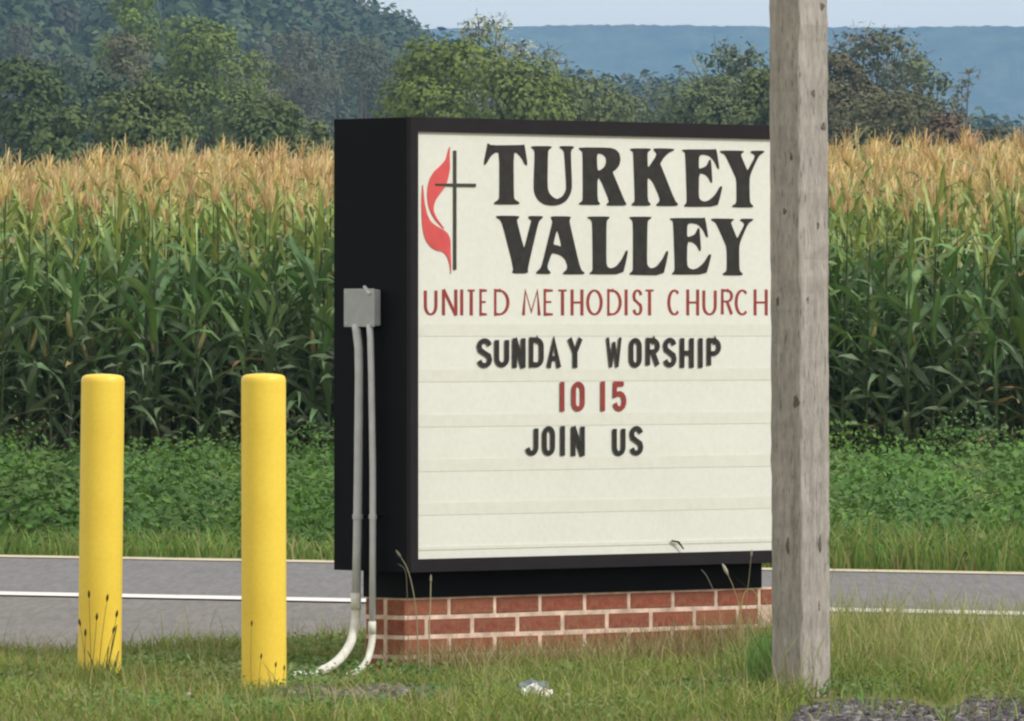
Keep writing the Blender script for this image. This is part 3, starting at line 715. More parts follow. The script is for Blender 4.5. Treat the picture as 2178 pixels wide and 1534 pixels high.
T(B, 'brown green tree close to the right side of the post', 1795, 500, 110, 160, (0.105, 0.098, 0.055), 23)
T(B, 'green open tree between the purplish tree and the bare twigs', 1965, 500, 112, 190, (0.115, 0.145, 0.08), 24, open_=1, nleaf=4600, lobes=18, leaf=.16)
T('bare_tree', 'thin nearly bare tree at the right end of the tree line', 2045, 490, 138, 150, (0.15, 0.17, 0.15), 25, open_=1, nleaf=1200, lobes=14, leaf=.14)
T('shrub', 'brown green bush under the purplish tree behind the tassels', 1880, 470, 190, 330, (0.098, 0.098, 0.050), 26, 'bush', nleaf=9000)
T('shrub', 'low reddish brown bush below the bare tree', 2015, 460, 236, 150, (0.110, 0.078, 0.048), 27, 'bush', nleaf=3500)
T('shrub', 'low dark bush at the right edge behind the corn', 2115, 470, 270, 150, (0.072, 0.078, 0.046), 28, 'bush', nleaf=3500)

# ------------------------------------------------------------------ wood on the hill: one mass of crowns
def forest(n, seed):
    r = np.random.default_rng(seed); gmv, gmc = [], []
    y = D_FOOT + 20 + (D_CREST + 60 - D_FOOT) * r.random(n) ** 0.75
    half = 1200 / F * y + 25; x = r.uniform(-1, 1, n) * half
    z = hill_z(x, y); R = r.uniform(2.6, 4.6, n); Hh = r.uniform(5.5, 9.5, n)
    tone = 1.15 * np.array([(0.055, 0.085, 0.036), (0.075, 0.098, 0.042), (0.042, 0.066, 0.036), (0.082, 0.086, 0.050), (0.058, 0.090, 0.052)])[r.integers(0, 5, n)] * r.uniform(0.7, 1.3, (n, 1))
    k = np.clip((130 * 1100 / y).astype(int), 70, 150)
    idx = np.repeat(np.arange(n), k); m = len(idx)
    dirs = r.normal(0, 1, (m, 3)); dirs[:, 2] = np.abs(dirs[:, 2]); dirs[:, 1] -= 0.5; dirs /= np.linalg.norm(dirs, axis=1)[:, None]
    rad = 0.7 + 0.38 * r.random(m)
    lump = 1 + 0.2 * np.sin(dirs[:, 0] * 5 + idx) * np.sin(dirs[:, 2] * 6 + idx * 1.7)
    c = np.stack([x, y, z + 1.0], 1)[idx] + dirs * np.stack([R, R, Hh], 1)[idx] * (rad * lump)[:, None]
    nn = dirs + r.normal(0, 0.32, (m, 3)); nn /= np.linalg.norm(nn, axis=1)[:, None]
    v, q = leafquads(c, nn, r.uniform(0.5, 1.0, m) * (1 + (y[idx] - 800) / 3500), r)
    cc = tone[idx] * r.uniform(0.85, 1.15, (m, 1))
    return mesh_np('hill_forest', v, q, np.repeat(cc, 4, 0))
fo = link('hill_forest', forest(2400, 3), M['tree'])
tag(fo, 'dense wood of rounded tree crowns covering the hill', 'forest', kind='stuff')

# ------------------------------------------------------------------ corn
def leaf_geo(length, width, rise, droop, twist, tone, r, seg=7, tip=None):
    """a corn blade from the stalk: rises, arches over and hangs"""
    g_ = Geo(); V = []; C = []
    ang = rise; p = np.zeros(3); st = length / seg; side_ = np.array([0, 1.0, 0])
    tip = tone if tip is None else tip
    for k in range(seg + 1):
        t = k / seg; wd = width * (0.55 + 0.9 * t if t < 0.4 else (0.91 * (1 - ((t - 0.4) / 0.6) ** 1.7))) * 0.5 + 0.001
        tw = twist * t; s = np.array([0, math.cos(tw), math.sin(tw)]); up = np.array([-math.sin(ang), 0, math.cos(ang)])
        wob = 0.012 * math.sin(k * 2.1)
        V += [p + s * wd + up * (wd * 0.35 + wob), p, p - s * wd + up * (wd * 0.35 - wob)]
        cc = np.array(tone) * (1 - t) + np.array(tip) * t
        C += [cc, cc * 1.35, cc]
        p = p + st * np.array([math.cos(ang), 0.12 * math.sin(k + twist), math.sin(ang)])
        ang -= droop / seg * (0.15 + 2.3 * t * t)
    Q = []
    for k in range(seg):
        b = k * 3; Q += [(b, b + 1, b + 4, b + 3), (b + 1, b + 2, b + 5, b + 4)]
    g_.add(V, Q, np.array(C)); return g_.arrays()
def tassel_geo(r, L=0.34, nb=9, seg=3, wd=0.006, tone=(0.40, 0.27, 0.115)):
    g_ = Geo()
    for b in range(nb):
        a = r.uniform(0, 2 * math.pi); out = 0 if b == 0 else r.uniform(0.25, 0.75); ln = L * (1.0 if b == 0 else r.uniform(0.55, 0.85)); z0 = 0 if b == 0 else r.uniform(0, 0.1)
        V = []; p = np.array([0, 0, z0]); an = math.pi / 2 - out * 0.55
        for k in range(seg + 1):
            w_ = wd * (1 - 0.55 * k / seg); s = np.array([-math.sin(a + .8), math.cos(a + .8), 0])
            V += [p + s * w_, p - s * w_]
            p = p + ln / seg * np.array([math.cos(an) * math.cos(a), math.cos(an) * math.sin(a), math.sin(an)]); an -= out * 0.42
        g_.add(V, [(k * 2, k * 2 + 1, k * 2 + 3, k * 2 + 2) for k in range(seg)], np.array(tone) * r.uniform(0.75, 1.25))
        V2 = [(np.array(v) - V[0]) @ np.array([[0, 1, 0], [-1, 0, 0], [0, 0, 1]]) + (V[0] + V[1]) / 2 for v in V]
    return g_.arrays()
r = np.random.default_rng(21)
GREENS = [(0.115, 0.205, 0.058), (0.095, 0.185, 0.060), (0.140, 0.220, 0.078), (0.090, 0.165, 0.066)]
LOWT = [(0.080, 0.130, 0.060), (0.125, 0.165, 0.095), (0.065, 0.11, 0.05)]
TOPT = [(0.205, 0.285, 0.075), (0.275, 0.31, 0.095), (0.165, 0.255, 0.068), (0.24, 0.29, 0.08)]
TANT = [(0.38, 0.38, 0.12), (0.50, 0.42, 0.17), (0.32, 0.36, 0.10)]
DRY = [(0.30, 0.22, 0.10), (0.24, 0.20, 0.10)]
def leafset(n, tones, Ls, Ws, rise, droop):
    out = []
    for k in range(n):
        t = tones[k % len(tones)]
        out.append(leaf_geo(r.uniform(*Ls), r.uniform(*Ws), r.uniform(*rise), r.uniform(*droop), r.uniform(-1.3, 1.3), t, r, tip=tuple(np.array(t) * r.uniform(0.9, 1.5))))
    return out
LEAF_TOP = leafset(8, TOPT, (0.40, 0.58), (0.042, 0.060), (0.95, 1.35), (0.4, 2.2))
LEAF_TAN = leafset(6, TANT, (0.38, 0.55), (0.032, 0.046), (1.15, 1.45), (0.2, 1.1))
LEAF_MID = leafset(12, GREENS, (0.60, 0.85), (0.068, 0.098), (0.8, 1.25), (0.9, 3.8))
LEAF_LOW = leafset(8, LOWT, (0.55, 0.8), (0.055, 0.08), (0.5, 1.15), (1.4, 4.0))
LEAF_DRY = leafset(3, DRY, (0.4, 0.6), (0.04, 0.07), (-0.2, 0.4), (1.4, 2.4))
TASSEL = [tassel_geo(r, r.uniform(0.28, 0.42), int(r.integers(8, 12)), 3, r.uniform(0.008, 0.012), t) for t in [(0.61, 0.43, 0.185), (0.66, 0.49, 0.225), (0.52, 0.39, 0.155), (0.62, 0.52, 0.235), (0.58, 0.38, 0.18), (0.64, 0.47, 0.19)]]
def stalk_geo(h):
    g_ = Geo(); g_.tube([(0, 0, -0.05), (0.005, 0, h * .4), (0, 0.005, h * .75), (0, 0, h)], [0.015, 0.013, 0.009, 0.004], 6, (0.055, 0.085, 0.035), caps=False); return g_.arrays()
def ear_geo():
    g_ = Geo(); g_.tube([(0, 0, 0), (0.03, 0, 0.06), (0.06, 0, 0.15), (0.075, 0, 0.22), (0.082, 0, 0.26)], [0.012, 0.026, 0.028, 0.018, 0.004], 7, (0.25, 0.24, 0.09)); return g_.arrays()
STALK_H = 2.28
ST, EAR = stalk_geo(STALK_H), ear_geo()
def plan(r, top_only=False):
    """leaf layout of one plant: (kind, variant, height, azimuth, tilt)"""
    a0 = r.uniform(0, math.pi); out = []
    nL = 15
    for k in range(nL):
        h = 0.12 + (STALK_H - 0.38) * k / (nL - 1) + r.uniform(-.03, .03)
        if top_only and h < 1.5: continue
        if h > 1.95 and top_only and r.random() < .35: continue
        az_ = a0 + math.pi * (k % 2) + r.normal(0, 0.5)
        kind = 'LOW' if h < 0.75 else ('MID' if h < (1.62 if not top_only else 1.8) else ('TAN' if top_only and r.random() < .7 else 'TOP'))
        if (k < 2 and r.random() < 0.15) or r.random() < .03: kind = 'DRY'
        out.append((kind, int(r.integers(0, 100)), h, az_, r.normal(0, 0.1)))
    if not top_only:
        for _ in range(5): out.append(('LOW', int(r.integers(0, 100)), r.uniform(.3, 1.15), r.uniform(0, 6.28), r.normal(0, .16)))
    return out
SETS = {'TAN': LEAF_TAN, 'TOP': LEAF_TOP, 'MID': LEAF_MID, 'LOW': LEAF_LOW, 'DRY': LEAF_DRY}
def rotz(v, a): c, s = math.cos(a), math.sin(a); return v @ np.array([[c, s, 0], [-s, c, 0], [0, 0, 1]])
def whole(r, top_only=False):
    g_ = Geo()
    if not top_only: g_.add(*ST)
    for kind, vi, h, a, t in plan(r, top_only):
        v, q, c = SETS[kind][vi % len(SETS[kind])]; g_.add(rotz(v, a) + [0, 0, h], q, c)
    v, q, c = TASSEL[int(r.integers(0, len(TASSEL)))]; g_.add(v * ([1, 1, 1] if top_only else [.62, .62, .85]) + [0, 0, STALK_H - .03], q, c * (1 if top_only else .88))
    return g_.arrays()
# where plants stand
ROWS0, CSL = 77.5, -0.12
cells = []
for row in range(70):
    yb = ROWS0 + row * 0.76; half = 1089 / F * yb * 1.0
    ext = half + 1.6
    xx = -ext + r.uniform(0, .15)
    while xx < ext:
        yy = yb + CSL * xx + r.normal(0, .06)
        cells.append((row, xx, yy, xx * F / yy + 1089)); xx += r.uniform(0.16, 0.25) if row < 13 else r.uniform(0.19, 0.31)
single = [c for c in cells if (-12 < c[3] < 708 or 1768 < c[3] < 2190)][:300]
sset = set(id(c) for c in single)
# individual plants: leaves, stalk, tassel and ear as parts sharing mesh data
def me_of(name, arr, mat):
    me = mesh_np(name, *arr, smooth=True); me.materials.append(mat); return me
ME = {k: [me_of('leaf', a, M['corn']) for a in s] for k, s in SETS.items()}
MT = [me_of('tassel', a, M['corn']) for a in TASSEL]
MS, MEAR = me_of('stalk', ST, M['corn']), me_of('ear', EAR, M['corn'])
for c in single:
    _, x, y, _ = c; s = r.uniform(0.93, 1.07)
    root = empty('corn_plant', (x, y, float(gz(x, y)))); root.rotation_euler = (r.normal(0, .03), r.normal(0, .03), r.uniform(0, 6.28)); root.scale = (s, s, s * r.uniform(.93, 1.04))
    tag(root, 'tall green corn plant with drooping leaves and tan tassel in the front rows', 'corn plant', 'corn plants in the front rows of the field')
    link('stalk', MS, None, root)
    t = link('tassel', MT[int(r.integers(0, len(MT)))], None, root); t.location = (0, 0, STALK_H - .03); t.scale = (.62, .62, .85); t.rotation_euler = (r.normal(0, .1), r.normal(0, .1), r.uniform(0, 6.28))
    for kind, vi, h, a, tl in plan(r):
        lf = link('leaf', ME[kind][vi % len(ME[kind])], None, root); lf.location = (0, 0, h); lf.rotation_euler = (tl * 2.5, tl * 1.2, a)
    if r.random() < 0.4:
        e = link('ear', MEAR, None, root); e.location = (0, 0, r.uniform(.85, 1.05)); e.rotation_euler = (0, 0, r.uniform(0, 6.28))
full = [whole(r) for _ in range(12)]; tops = [whole(r, True) for _ in range(14)]
VV, QQ, CC, nn_ = [], [], [], 0
for c in cells:
    if id(c) in sset: continue
    row, x, y, px = c
    arr = full[int(r.integers(0, 12))] if row < 7 else tops[int(r.integers(0, 14))]
    v = rotz(arr[0], r.uniform(0, 6.28)) * (r.uniform(0.90, 1.05) if r.random() > .07 else r.uniform(1.06, 1.13)) + [x, y, float(gz(x, y))]
    VV.append(v); QQ.append(arr[1] + nn_); CC.append(arr[2] * r.uniform(0.82, 1.18)); nn_ += len(v)
cm = link('corn_rows', mesh_np('corn_rows', np.concatenate(VV), np.concatenate(QQ), np.concatenate(CC), True), M['corn'])
tag(cm, 'rest of the corn field, packed rows of tan tassels going back', 'corn field', kind='stuff')

# ------------------------------------------------------------------ weeds between the road and the corn
r = np.random.default_rng(33)
nC = 640
cx = r.uniform(-7.0, 7.0, nC); t = r.random(nC) ** 1.9; y_edge = 42.4 + RS * cx
cy = y_edge + 0.9 + t * (76.0 - y_edge); 
lumpy = 0.5 + 0.5 * np.sin(cx * 2.3 + cy * 0.7) * np.sin(cx * 1.1 - cy * 1.3 + 2)
hgt = (0.05 + 0.50 * lumpy ** 2 + r.uniform(0, .2, nC)) * (0.45 + 0.55 * sm(cy - y_edge, 0.7, 3.0)) * (1 - 0.72 * sm(cy, 50, 62))
tl_ = r.random(nC) < 0.11; cy = np.where(tl_, r.uniform(62, 76.5, nC), cy); hgt = np.where(tl_, r.uniform(.16, .52, nC), hgt); wid = r.uniform(0.22, 0.62, nC)
kk = np.clip((430 * (50 / cy) ** 1.5) * (wid / .42) * (0.55 + 0.9 * lumpy), 70, 900).astype(int); ix = np.repeat(np.arange(nC), kk); m = len(ix)
dr = r.normal(0, 1, (m, 3)); dr[:, 2] = np.abs(dr[:, 2]); dr /= np.linalg.norm(dr, axis=1)[:, None]
cpos = np.stack([cx, cy, np.zeros(nC)], 1)[ix] + dr * np.stack([wid, wid, hgt], 1)[ix] * (0.6 + 0.45 * r.random(m))[:, None]
nrm = dr * 0.7 + r.normal(0, 0.5, (m, 3)) + [0, -0.1, 0.45]; nrm /= np.linalg.norm(nrm, axis=1)[:, None]
v, q = leafquads(cpos, nrm, r.uniform(0.010, 0.034, m), r)
tone = np.array([(0.085, 0.190, 0.034), (0.110, 0.215, 0.040), (0.068, 0.150, 0.036), (0.095, 0.170, 0.045)])[r.integers(0, 4, nC)][ix] * 1.1 * r.uniform(0.7, 1.3, (m, 1)) * (0.82 + 0.25 * sm(cx, -1, 2))[ix][:, None]
wd_ = link('weeds', mesh_np('weeds', v, q, np.repeat(tone, 4, 0)), M['leaf'])
tag(wd_, 'bank of leafy green weeds between the road and the corn', 'weeds', kind='stuff')

def blades(name, x, y, z, h, lean, wd, col, r, mat):
    n = len(x); a = r.uniform(0, 2 * math.pi, n); sx, sy = np.cos(a), np.sin(a); b = r.uniform(0, 2 * math.pi, n)
    lx, ly = np.cos(b) * lean * h, np.sin(b) * lean * h
    rows_ = []
    for t, wk in ((0, 1.0), (0.55, 0.8), (1.0, 0.12)):
        px_, py_, pz_ = x + lx * t * t, y + ly * t * t, z + h * t * (1 - 0.25 * lean * t)
        rows_ += [np.stack([px_ + sx * wd * wk, py_ + sy * wd * wk, pz_], 1), np.stack([px_ - sx * wd * wk, py_ - sy * wd * wk, pz_], 1)]
    v = np.stack(rows_, 1).reshape(-1, 3); i0 = np.arange(n)[:, None] * 6
    q = np.concatenate([i0 + [0, 1, 3, 2], i0 + [2, 3, 5, 4]], 0)
    tip_tone = np.tile(np.array([1, 1, 1, 1, 1.1, 1.1])[None], (n, 1)).reshape(-1, 1)  # blade tips slightly paler than the rest
    return link(name, mesh_np(name, v, q, np.repeat(col, 6, 0) * tip_tone), mat)

# strip of grass along the far road edge
n = 14000; x = r.uniform(-7, 7, n); y = 42.35 + RS * x + 1.9 * r.random(n) ** 1.3
col = np.array([(0.15, 0.25, 0.055), (0.20, 0.26, 0.07), (0.30, 0.28, 0.12), (0.12, 0.21, 0.05)])[r.choice(4, n, p=[.4, .28, .12, .2])] * r.uniform(.75, 1.25, (n, 1))
tag(blades('far_grass', x, y, np.zeros(n), r.uniform(.05, .17, n) * (1 + 0.8 * sm(x, 0, 1.5)), r.uniform(.2, .8, n), r.uniform(.003, .007, n), col, r, M['grass']), 'strip of grass along the far edge of the road', 'grass', kind='stuff')

# turf in front
def turf(n, ylo, yhi, hl, hh, pal, pw, seed, xr=4.0, back=True):
    r = np.random.default_rng(seed); x = r.uniform(-xr, xr, n); y = r.uniform(ylo, yhi, n)
    k = y < verge_edge(x) + 0.12 * np.sin(x * 9) - (r.random(n) ** 2) * 0.5; x, y = x[k], y[k]; n = len(x)
    patch = 0.5 + 0.5 * np.sin(x * 3.1 + 1.3 * np.sin(y * 2)) * np.sin(y * 2.7 + x)
    px = x * F / y + 1089; py = HZ + F * EYE / y
    keep = r.random(n) < (0.35 + 0.65 * patch)
    bare = (((px - 668) / 100) ** 2 + ((py - 1452) / 26) ** 2 < 1) | (((px - 830) / 170) ** 2 + ((py - 1484) / 20) ** 2 < 1) | (((px - 1850) / 170) ** 2 + ((py - 1532) / 46) ** 2 < 1) | (((px - 2130) / 125) ** 2 + ((py - 1528) / 48) ** 2 < 1)
    keep &= ~bare | (r.random(n) < 0.10)
    x, y, patch, px = x[keep], y[keep], patch[keep], px[keep]; n = len(x)
    tall = 1 + 0.9 * sm(px, 1480, 1650) * (1 - 0.35 * sm(px, 1850, 2200)) + 0.25 * sm(px, 900, 1100)
    h = r.uniform(hl, hh, n) * (0.7 + 0.5 * patch) * tall
    col = np.array(pal)[r.choice(len(pal), n, p=pw)] * r.uniform(.72, 1.28, (n, 1)) * (0.85 + 0.3 * patch[:, None])
    return x, y, h, col, r
PAL = [(0.200, 0.260, 0.056), (0.165, 0.235, 0.050), (0.250, 0.265, 0.078), (0.34, 0.30, 0.14), (0.130, 0.230, 0.055)]
x, y, h, col, rr2 = turf(172000, 24.9, 33, 0.022, 0.066, PAL, [.32, .25, .2, .09, .14], 41)
tag(blades('grass', x, y, np.full(len(x), 0.012), h, rr2.uniform(.3, 1.1, len(x)), rr2.uniform(.0016, .0034, len(x)), col, rr2, M['grass']), 'short olive green turf around the sign and bollards', 'grass', kind='stuff')
x, y, h, col, rr2 = turf(9000, 25, 32.5, 0.07, 0.16, [(0.25, 0.27, 0.09), (0.42, 0.36, 0.19), (0.34, 0.31, 0.13)], [.5, .2, .3], 43)
tag(blades('tall_grass', x, y, np.full(len(x), 0.012), h, rr2.uniform(.15, .7, len(x)), rr2.uniform(.001, .002, len(x)), col, rr2, M['grass']), 'thin taller grass stems scattered through the turf', 'grass', kind='stuff')

# dry grass leaning on the brick base, and a lush clump at the foot of the post
r = np.random.default_rng(51); n = 4600; tt = r.uniform(-.05, FW + .1, n); oo_ = r.uniform(-.01, .32, n)
x = O.x + UX.x * tt + UN.x * (oo_ - .10); y = O.y + UX.y * tt + UN.y * (oo_ - .10)
col = np.array([(0.38, 0.28, 0.15), (0.30, 0.25, 0.12), (0.26, 0.26, 0.09), (0.44, 0.36, 0.21)])[r.integers(0, 4, n)] * r.uniform(.7, 1.25, (n, 1))
tag(blades('dry_grass', x, y, np.full(n, 0.01), r.uniform(.05, .19, n) * (0.75 + 0.45 * sm(tt, .6, 1.7)), r.uniform(.1, .6, n), r.uniform(.001, .0022, n), col, r, M['grass']), 'dry brownish grass along the foot of the brick base', 'grass', kind='stuff')
n = 900; x = P(1655, 0, 27.3).x + r.normal(0, .055, n); y = r.uniform(26.95, 27.8, n)
col = np.array([(0.13, 0.25, 0.06), (0.17, 0.27, 0.07), (0.11, 0.21, 0.06)])[r.integers(0, 3, n)] * r.uniform(.75, 1.2, (n, 1))
tag(blades('grass_clump', x, y, np.full(n, 0.01), r.uniform(.08, .24, n), r.uniform(.15, .5, n), r.uniform(.0018, .0035, n), col, r, M['grass']), 'lush green clump of grass at the left foot of the wooden post', 'grass', kind='stuff')
n = 9000; pc = r.integers(0, 46, n); ctr = np.stack([r.uniform(-1.8, 1.9, 46), r.uniform(25.2, 31.0, 46)], 1)
cp = np.stack([ctr[pc, 0] + r.normal(0, .10, n), ctr[pc, 1] + r.normal(0, .22, n), r.uniform(.02, .065, n)], 1)
cp = cp[(cp[:, 1] < verge_edge(cp[:, 0]) - .2) & ((cp[:, 1] > 26.1) | (cp[:, 0] * F / cp[:, 1] < 500))]; n = len(cp); nn2 = r.normal(0, .45, (n, 3)) + [0, -.2, .7]; nn2 /= np.linalg.norm(nn2, axis=1)[:, None]
v, q = leafquads(cp, nn2, r.uniform(.006, .014, n), r); tone = np.array([(0.10, 0.20, 0.05), (0.14, 0.23, 0.06), (0.18, 0.24, 0.08)])[pc % 3] * r.uniform(.8, 1.2, (n, 1))
tag(link('clover', mesh_np('clover', v, q, np.repeat(tone, 4, 0)), M['leaf']), 'patches of small leaved clover in the turf', 'clover', kind='stuff')
n = 620; x = P(212, 0, 27.6).x + r.normal(0, .055, n); y = r.uniform(27.35, 27.75, n)
col = np.array([(0.20, 0.27, 0.06), (0.16, 0.25, 0.055), (0.30, 0.29, 0.09)])[r.integers(0, 3, n)] * r.uniform(.75, 1.2, (n, 1))
tag(blades('grass_clump', x, y, np.full(n, 0.01), r.uniform(.03, .11, n), r.uniform(.15, .5, n), r.uniform(.0015, .003, n), col, r, M['grass']), 'taller green grass clump hiding the foot of the farther bollard', 'grass', kind='stuff')
n = 2200; y = r.uniform(28.3, 32.0, n); x = (r.uniform(1765, 2260, n) - 1089) / F * y
col = np.array([(0.30, 0.33, 0.10), (0.22, 0.28, 0.075), (0.42, 0.39, 0.19)])[r.integers(0, 3, n)] * r.uniform(.75, 1.2, (n, 1))
tag(blades('seeding_grass', x, y, np.full(n, 0.01), r.uniform(.09, .22, n), r.uniform(.1, .5, n), r.uniform(.0012, .003, n), col, r, M['grass']), 'yellowish seeding grass right of the wooden post', 'grass', kind='stuff')

# ------------------------------------------------------------------ single stems with seed heads
def stem(label, pts, d, group, head=0.05, tone=(0.20, 0.19, 0.08), htone=(0.10, 0.075, 0.035), wd=0.0022, hw=0.006):
    w3 = [P(px, py, d) for px, py in pts]; b = Vector((w3[0].x, d, 0))
    root = empty('grass_stem', b); tag(root, label, 'grass stem', group)
    line = [v - b + Vector((0, 0.006 * i, 0)) for i, v in enumerate(w3)]; line[0].z = -0.01; line = spline(line, 4)
    gm = Geo(); gm.tube(line, [wd * (1 - 0.5 * i / len(line)) for i in range(len(line))], 5, tone); link('stem', gm.mesh('stem', True), M['grass'], root)
    if head:
        e, dd = line[-1], (line[-1] - line[-3]).normalized(); gm = Geo()
        gm.tube([e - dd * .004, e + dd * head * .3, e + dd * head * .7, e + dd * head], [hw * .3, hw, hw * .8, hw * .15], 6, htone); link('seed_head', gm.mesh('seed_head', True), M['grass'], root)
g1 = 'seed stems at the farther bollard'
for k, (a, b, c) in enumerate((((196, 1440), (192, 1370), (189, 1270)), ((205, 1440), (216, 1360), (227, 1278)), ((190, 1440), (200, 1380), (205, 1318)), ((222, 1450), (236, 1380), (247, 1312)), ((186, 1440), (178, 1380), (170, 1330)), ((200, 1445), (226, 1390), (240, 1345)), ((176, 1440), (180, 1390), (181, 1352)))):
    stem('%s dark headed seed stem in front of the farther bollard, counted by height' % ('tallest', 'second tallest', 'fourth tallest', 'third tallest', 'third shortest', 'second shortest', 'shortest')[k], (a, b, c), 27.55, g1, 0.022, wd=0.0017, hw=0.0045, htone=(0.07, 0.055, 0.02))
for k, (a, b) in enumerate((((216, 1455), (248, 1330)), ((214, 1460), (231, 1375)), ((204, 1450), (186, 1385)), ((228, 1455), (252, 1385)))):
    stem(('tallest bare blade leaning right across the farther bollard', 'middle bare blade rising at the farther bollard foot', 'bare blade leaning left at the farther bollard foot', 'bare blade leaning off the right side of the farther bollard')[k], (a, ((a[0] + b[0]) / 2 + 3, (a[1] + b[1]) / 2), b), 27.5, 'bare blades at the farther bollard', 0, (0.12, 0.13, 0.03), wd=0.0035)
g2 = 'seed stems at the nearer bollard'
for k, (a, b, c) in enumerate((((535, 1468), (533, 1400), (535, 1330)), ((548, 1468), (552, 1430), (555, 1400)), ((580, 1470), (584, 1440), (586, 1418)), ((600, 1465), (603, 1440), (604, 1425)))):
    stem('%s seed stem in front of the nearer bollard, counted from its left side' % ('first and tallest', 'second', 'third', 'fourth')[k], (a, b, c), 27.1, g2, 0.016, (0.3, 0.24, 0.07), wd=0.0012, hw=0.0035, htone=(0.12, 0.08, 0.025))
stem('pale dry stem bent over at the near corner of the brick base', ((892, 1420), (886, 1320), (878, 1255), (866, 1210), (852, 1186)), 28.2, None, 0.03, (0.33, 0.31, 0.2), (0.2, 0.19, 0.13), 0.0026, 0.005)
stem('short pale dry stem standing before the second brick', ((914, 1425), (913, 1340), (915, 1290), (916, 1240)), 28.3, None, 0.028, (0.46, 0.40, 0.26), (0.34, 0.32, 0.24), 0.0032, 0.004)
stem('hooked tan stem on the left of the short pale stem', ((870, 1420), (868, 1330), (866, 1270), (862, 1215), (846, 1200)), 28.25, None, 0.0, (0.22, 0.2, 0.13), wd=0.0016)
stem('dry stem with feathery head beside the post', ((1588, 1400), (1578, 1320), (1562, 1255), (1548, 1222)), 28.0, None, 0.04, (0.40, 0.34, 0.18), (0.48, 0.46, 0.38), 0.002, 0.006)
stem('thin leaning stem left of the feathery stem', ((1545, 1400), (1530, 1300), (1508, 1235), (1492, 1212)), 28.1, None, 0.0, (0.34, 0.33, 0.26), wd=0.0014)
stem('upright stem nearest the post, over the black plinth', ((1590, 1400), (1588, 1290), (1594, 1225), (1598, 1185)), 27.9, None, 0.025, (0.32, 0.28, 0.16), (0.3, 0.29, 0.24), 0.0016, 0.004)
stem('curled yellow stem looping over the top brick course', ((1572, 1400), (1575, 1310), (1584, 1262), (1600, 1255), (1612, 1272), (1610, 1300)), 27.95, None, 0.0, (0.42, 0.34, 0.14), wd=0.0028)
stem('pale stalk standing in the weeds across the road', ((2062, 1200), (2058, 1150), (2048, 1125), (2036, 1108)), 42.6, None, 0.0, (0.26, 0.33, 0.16), wd=0.006)

# ------------------------------------------------------------------ gravel, litter
def gravel(name, label, spots, n, seed, tone):
    r = np.random.default_rng(seed); g_ = Geo()
    for k in range(n):
        cx_, cy_, ax, ay = spots[int(r.integers(0, len(spots)))]
        a = r.uniform(0, 6.28); q_ = r.random() ** .5; px, py = cx_ + ax * q_ * math.cos(a), cy_ + ay * q_ * math.sin(a)
        d_ = F * EYE / (py - HZ); p = P(px, py, d_); s = r.uniform(.0045, .0135) * (0.6 + .8 * r.random())
        V = []
        for z_, rr_ in ((-.3, .8), (.25, 1.0), (.75, .55)):
            for i in range(6):
                th = i * math.pi / 3 + r.uniform(-.3, .3); V.append((p.x + s * rr_ * math.cos(th) * r.uniform(.8, 1.2), d_ + s * rr_ * math.sin(th) * r.uniform(.8, 1.2), 0.014 + s * z_ * r.uniform(.8, 1.1) + 0.012 * max(0, 1 - q_)))
        Q = [(j * 6 + i, j * 6 + (i + 1) % 6, (j + 1) * 6 + (i + 1) % 6, (j + 1) * 6 + i) for j in range(2) for i in range(6)] + [(12, 13, 14, 15), (12, 15, 16, 17)]
        g_.add(V, Q, np.array(tone[int(r.integers(0, len(tone)))]) * r.uniform(.6, 1.3))
    o = link(name, g_.mesh(name), M['stone']); tag(o, label, 'gravel', kind='stuff'); return o
gravel('gravel', 'dark grey crushed stone showing at the near edge of the turf', [(1850, 1540, 165, 40), (2130, 1535, 120, 44), (1780, 1542, 110, 34)], 3400, 5, [(0.10, 0.09, 0.098), (0.13, 0.12, 0.128), (0.07, 0.063, 0.07), (0.22, 0.205, 0.20)])
gravel('gravel', 'grey gravel patch in the turf right of the nearer bollard', [(840, 1484, 120, 17), (640, 1480, 70, 14), (730, 1500, 120, 15)], 1100, 6, [(0.15, 0.145, 0.12), (0.12, 0.12, 0.11), (0.22, 0.20, 0.15)])

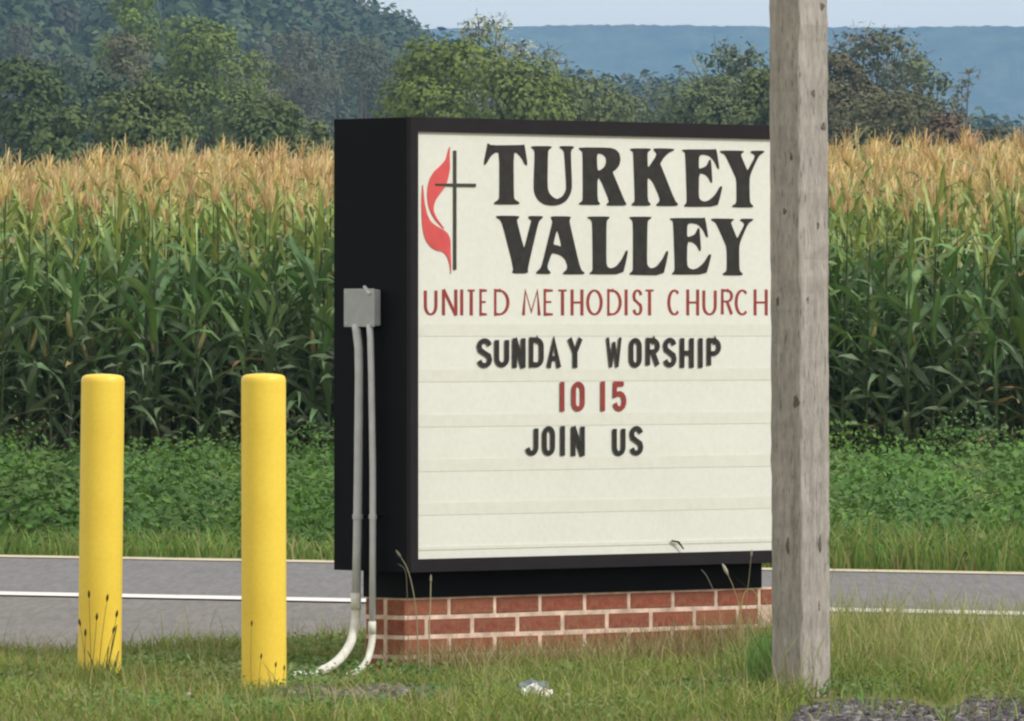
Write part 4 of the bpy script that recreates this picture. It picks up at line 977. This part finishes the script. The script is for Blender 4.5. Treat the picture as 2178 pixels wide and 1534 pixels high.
def crumple(name, px, py, d_, sx, sz, mat, seed, parent=None, off=(0, 0, 0)):
    r = np.random.default_rng(seed); g_ = Geo(); nu, nv = 9, 5; V = []
    for j in range(nv):
        for i in range(nu):
            u = i / (nu - 1) - .5; v_ = j / (nv - 1) - .5
            V.append((u * sx + r.normal(0, sx * .03), v_ * sx * .5 + r.normal(0, sx * .03), sz * (0.55 - 1.3 * u * u + .35 * math.sin(u * 9 + v_ * 5)) + abs(r.normal(0, sz * .15))))
    top = np.array(V); bot = top - [0, 0, 0.004]
    q1 = [(j * nu + i, j * nu + i + 1, (j + 1) * nu + i + 1, (j + 1) * nu + i) for j in range(nv - 1) for i in range(nu - 1)]
    g_.add(top, q1); g_.add(bot, [q[::-1] for q in q1])
    o = link(name, g_.mesh(name), mat, parent)
    return o
d_ = F * EYE / (1512 - HZ); p = P(1142, 0, d_)
lit = empty('litter', (p.x, d_, 0.02)); tag(lit, 'crumpled white piece of litter with a dark fold lying on the turf', 'litter')
o = crumple('wrapper', 0, 0, 0, 0.062, 0.042, M['litter'], 3, lit); o.location = (-0.002, -0.03, 0.02)
o = crumple('torn_edge', 0, 0, 0, 0.10, 0.022, M['litter'], 4, lit); o.location = (0.0, 0.03, 0.028); o.rotation_euler = (0.5, 0.15, 0.2)
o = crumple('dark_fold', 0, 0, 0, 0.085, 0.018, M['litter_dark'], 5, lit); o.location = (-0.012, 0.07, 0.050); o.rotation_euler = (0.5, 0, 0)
for px, py, s, lb in ((1263, 1493, .013, 'tiny white scrap right of the crumpled litter'), (1208, 1500, .016, 'torn white scrap between the crumpled litter and the tiny one'), (402, 1497, .014, 'small white scrap in the turf between the bollards')):
    d_ = F * EYE / (py + 12 - HZ); p = P(px, 0, d_)
    o = crumple('litter_scrap', 0, 0, 0, s, s * .6, M['litter'], int(px)); o.location = (p.x, d_, 0.045); tag(o, lb, 'litter')
# pale broken plaster at the foot of the nearer bollard
for k, (px, py, s) in enumerate(((640, 1447, .05), (668, 1442, .04))):
    pass

# ------------------------------------------------------------------ haze
top = 312.0
gm = Geo(); gm.box(-4600, 4600, -70, 9150, -1.2, top)
hz = link('haze', gm.mesh('haze'))
mh = bpy.data.materials.new('haze_air'); mh.use_nodes = True; t = mh.node_tree; t.nodes.clear()
pv = t.nodes.new('ShaderNodeVolumePrincipled'); pv.inputs['Density'].default_value = 1.15e-4; pv.inputs['Color'].default_value = (0.35, 0.63, 1.0, 1); pv.inputs['Anisotropy'].default_value = -0.25
oo = t.nodes.new('ShaderNodeOutputMaterial'); t.links.new(pv.outputs[0], oo.inputs['Volume'])
hz.data.materials.append(mh); tag(hz, kind='stuff'); hz['label'] = 'pale blue haze in the valley air'
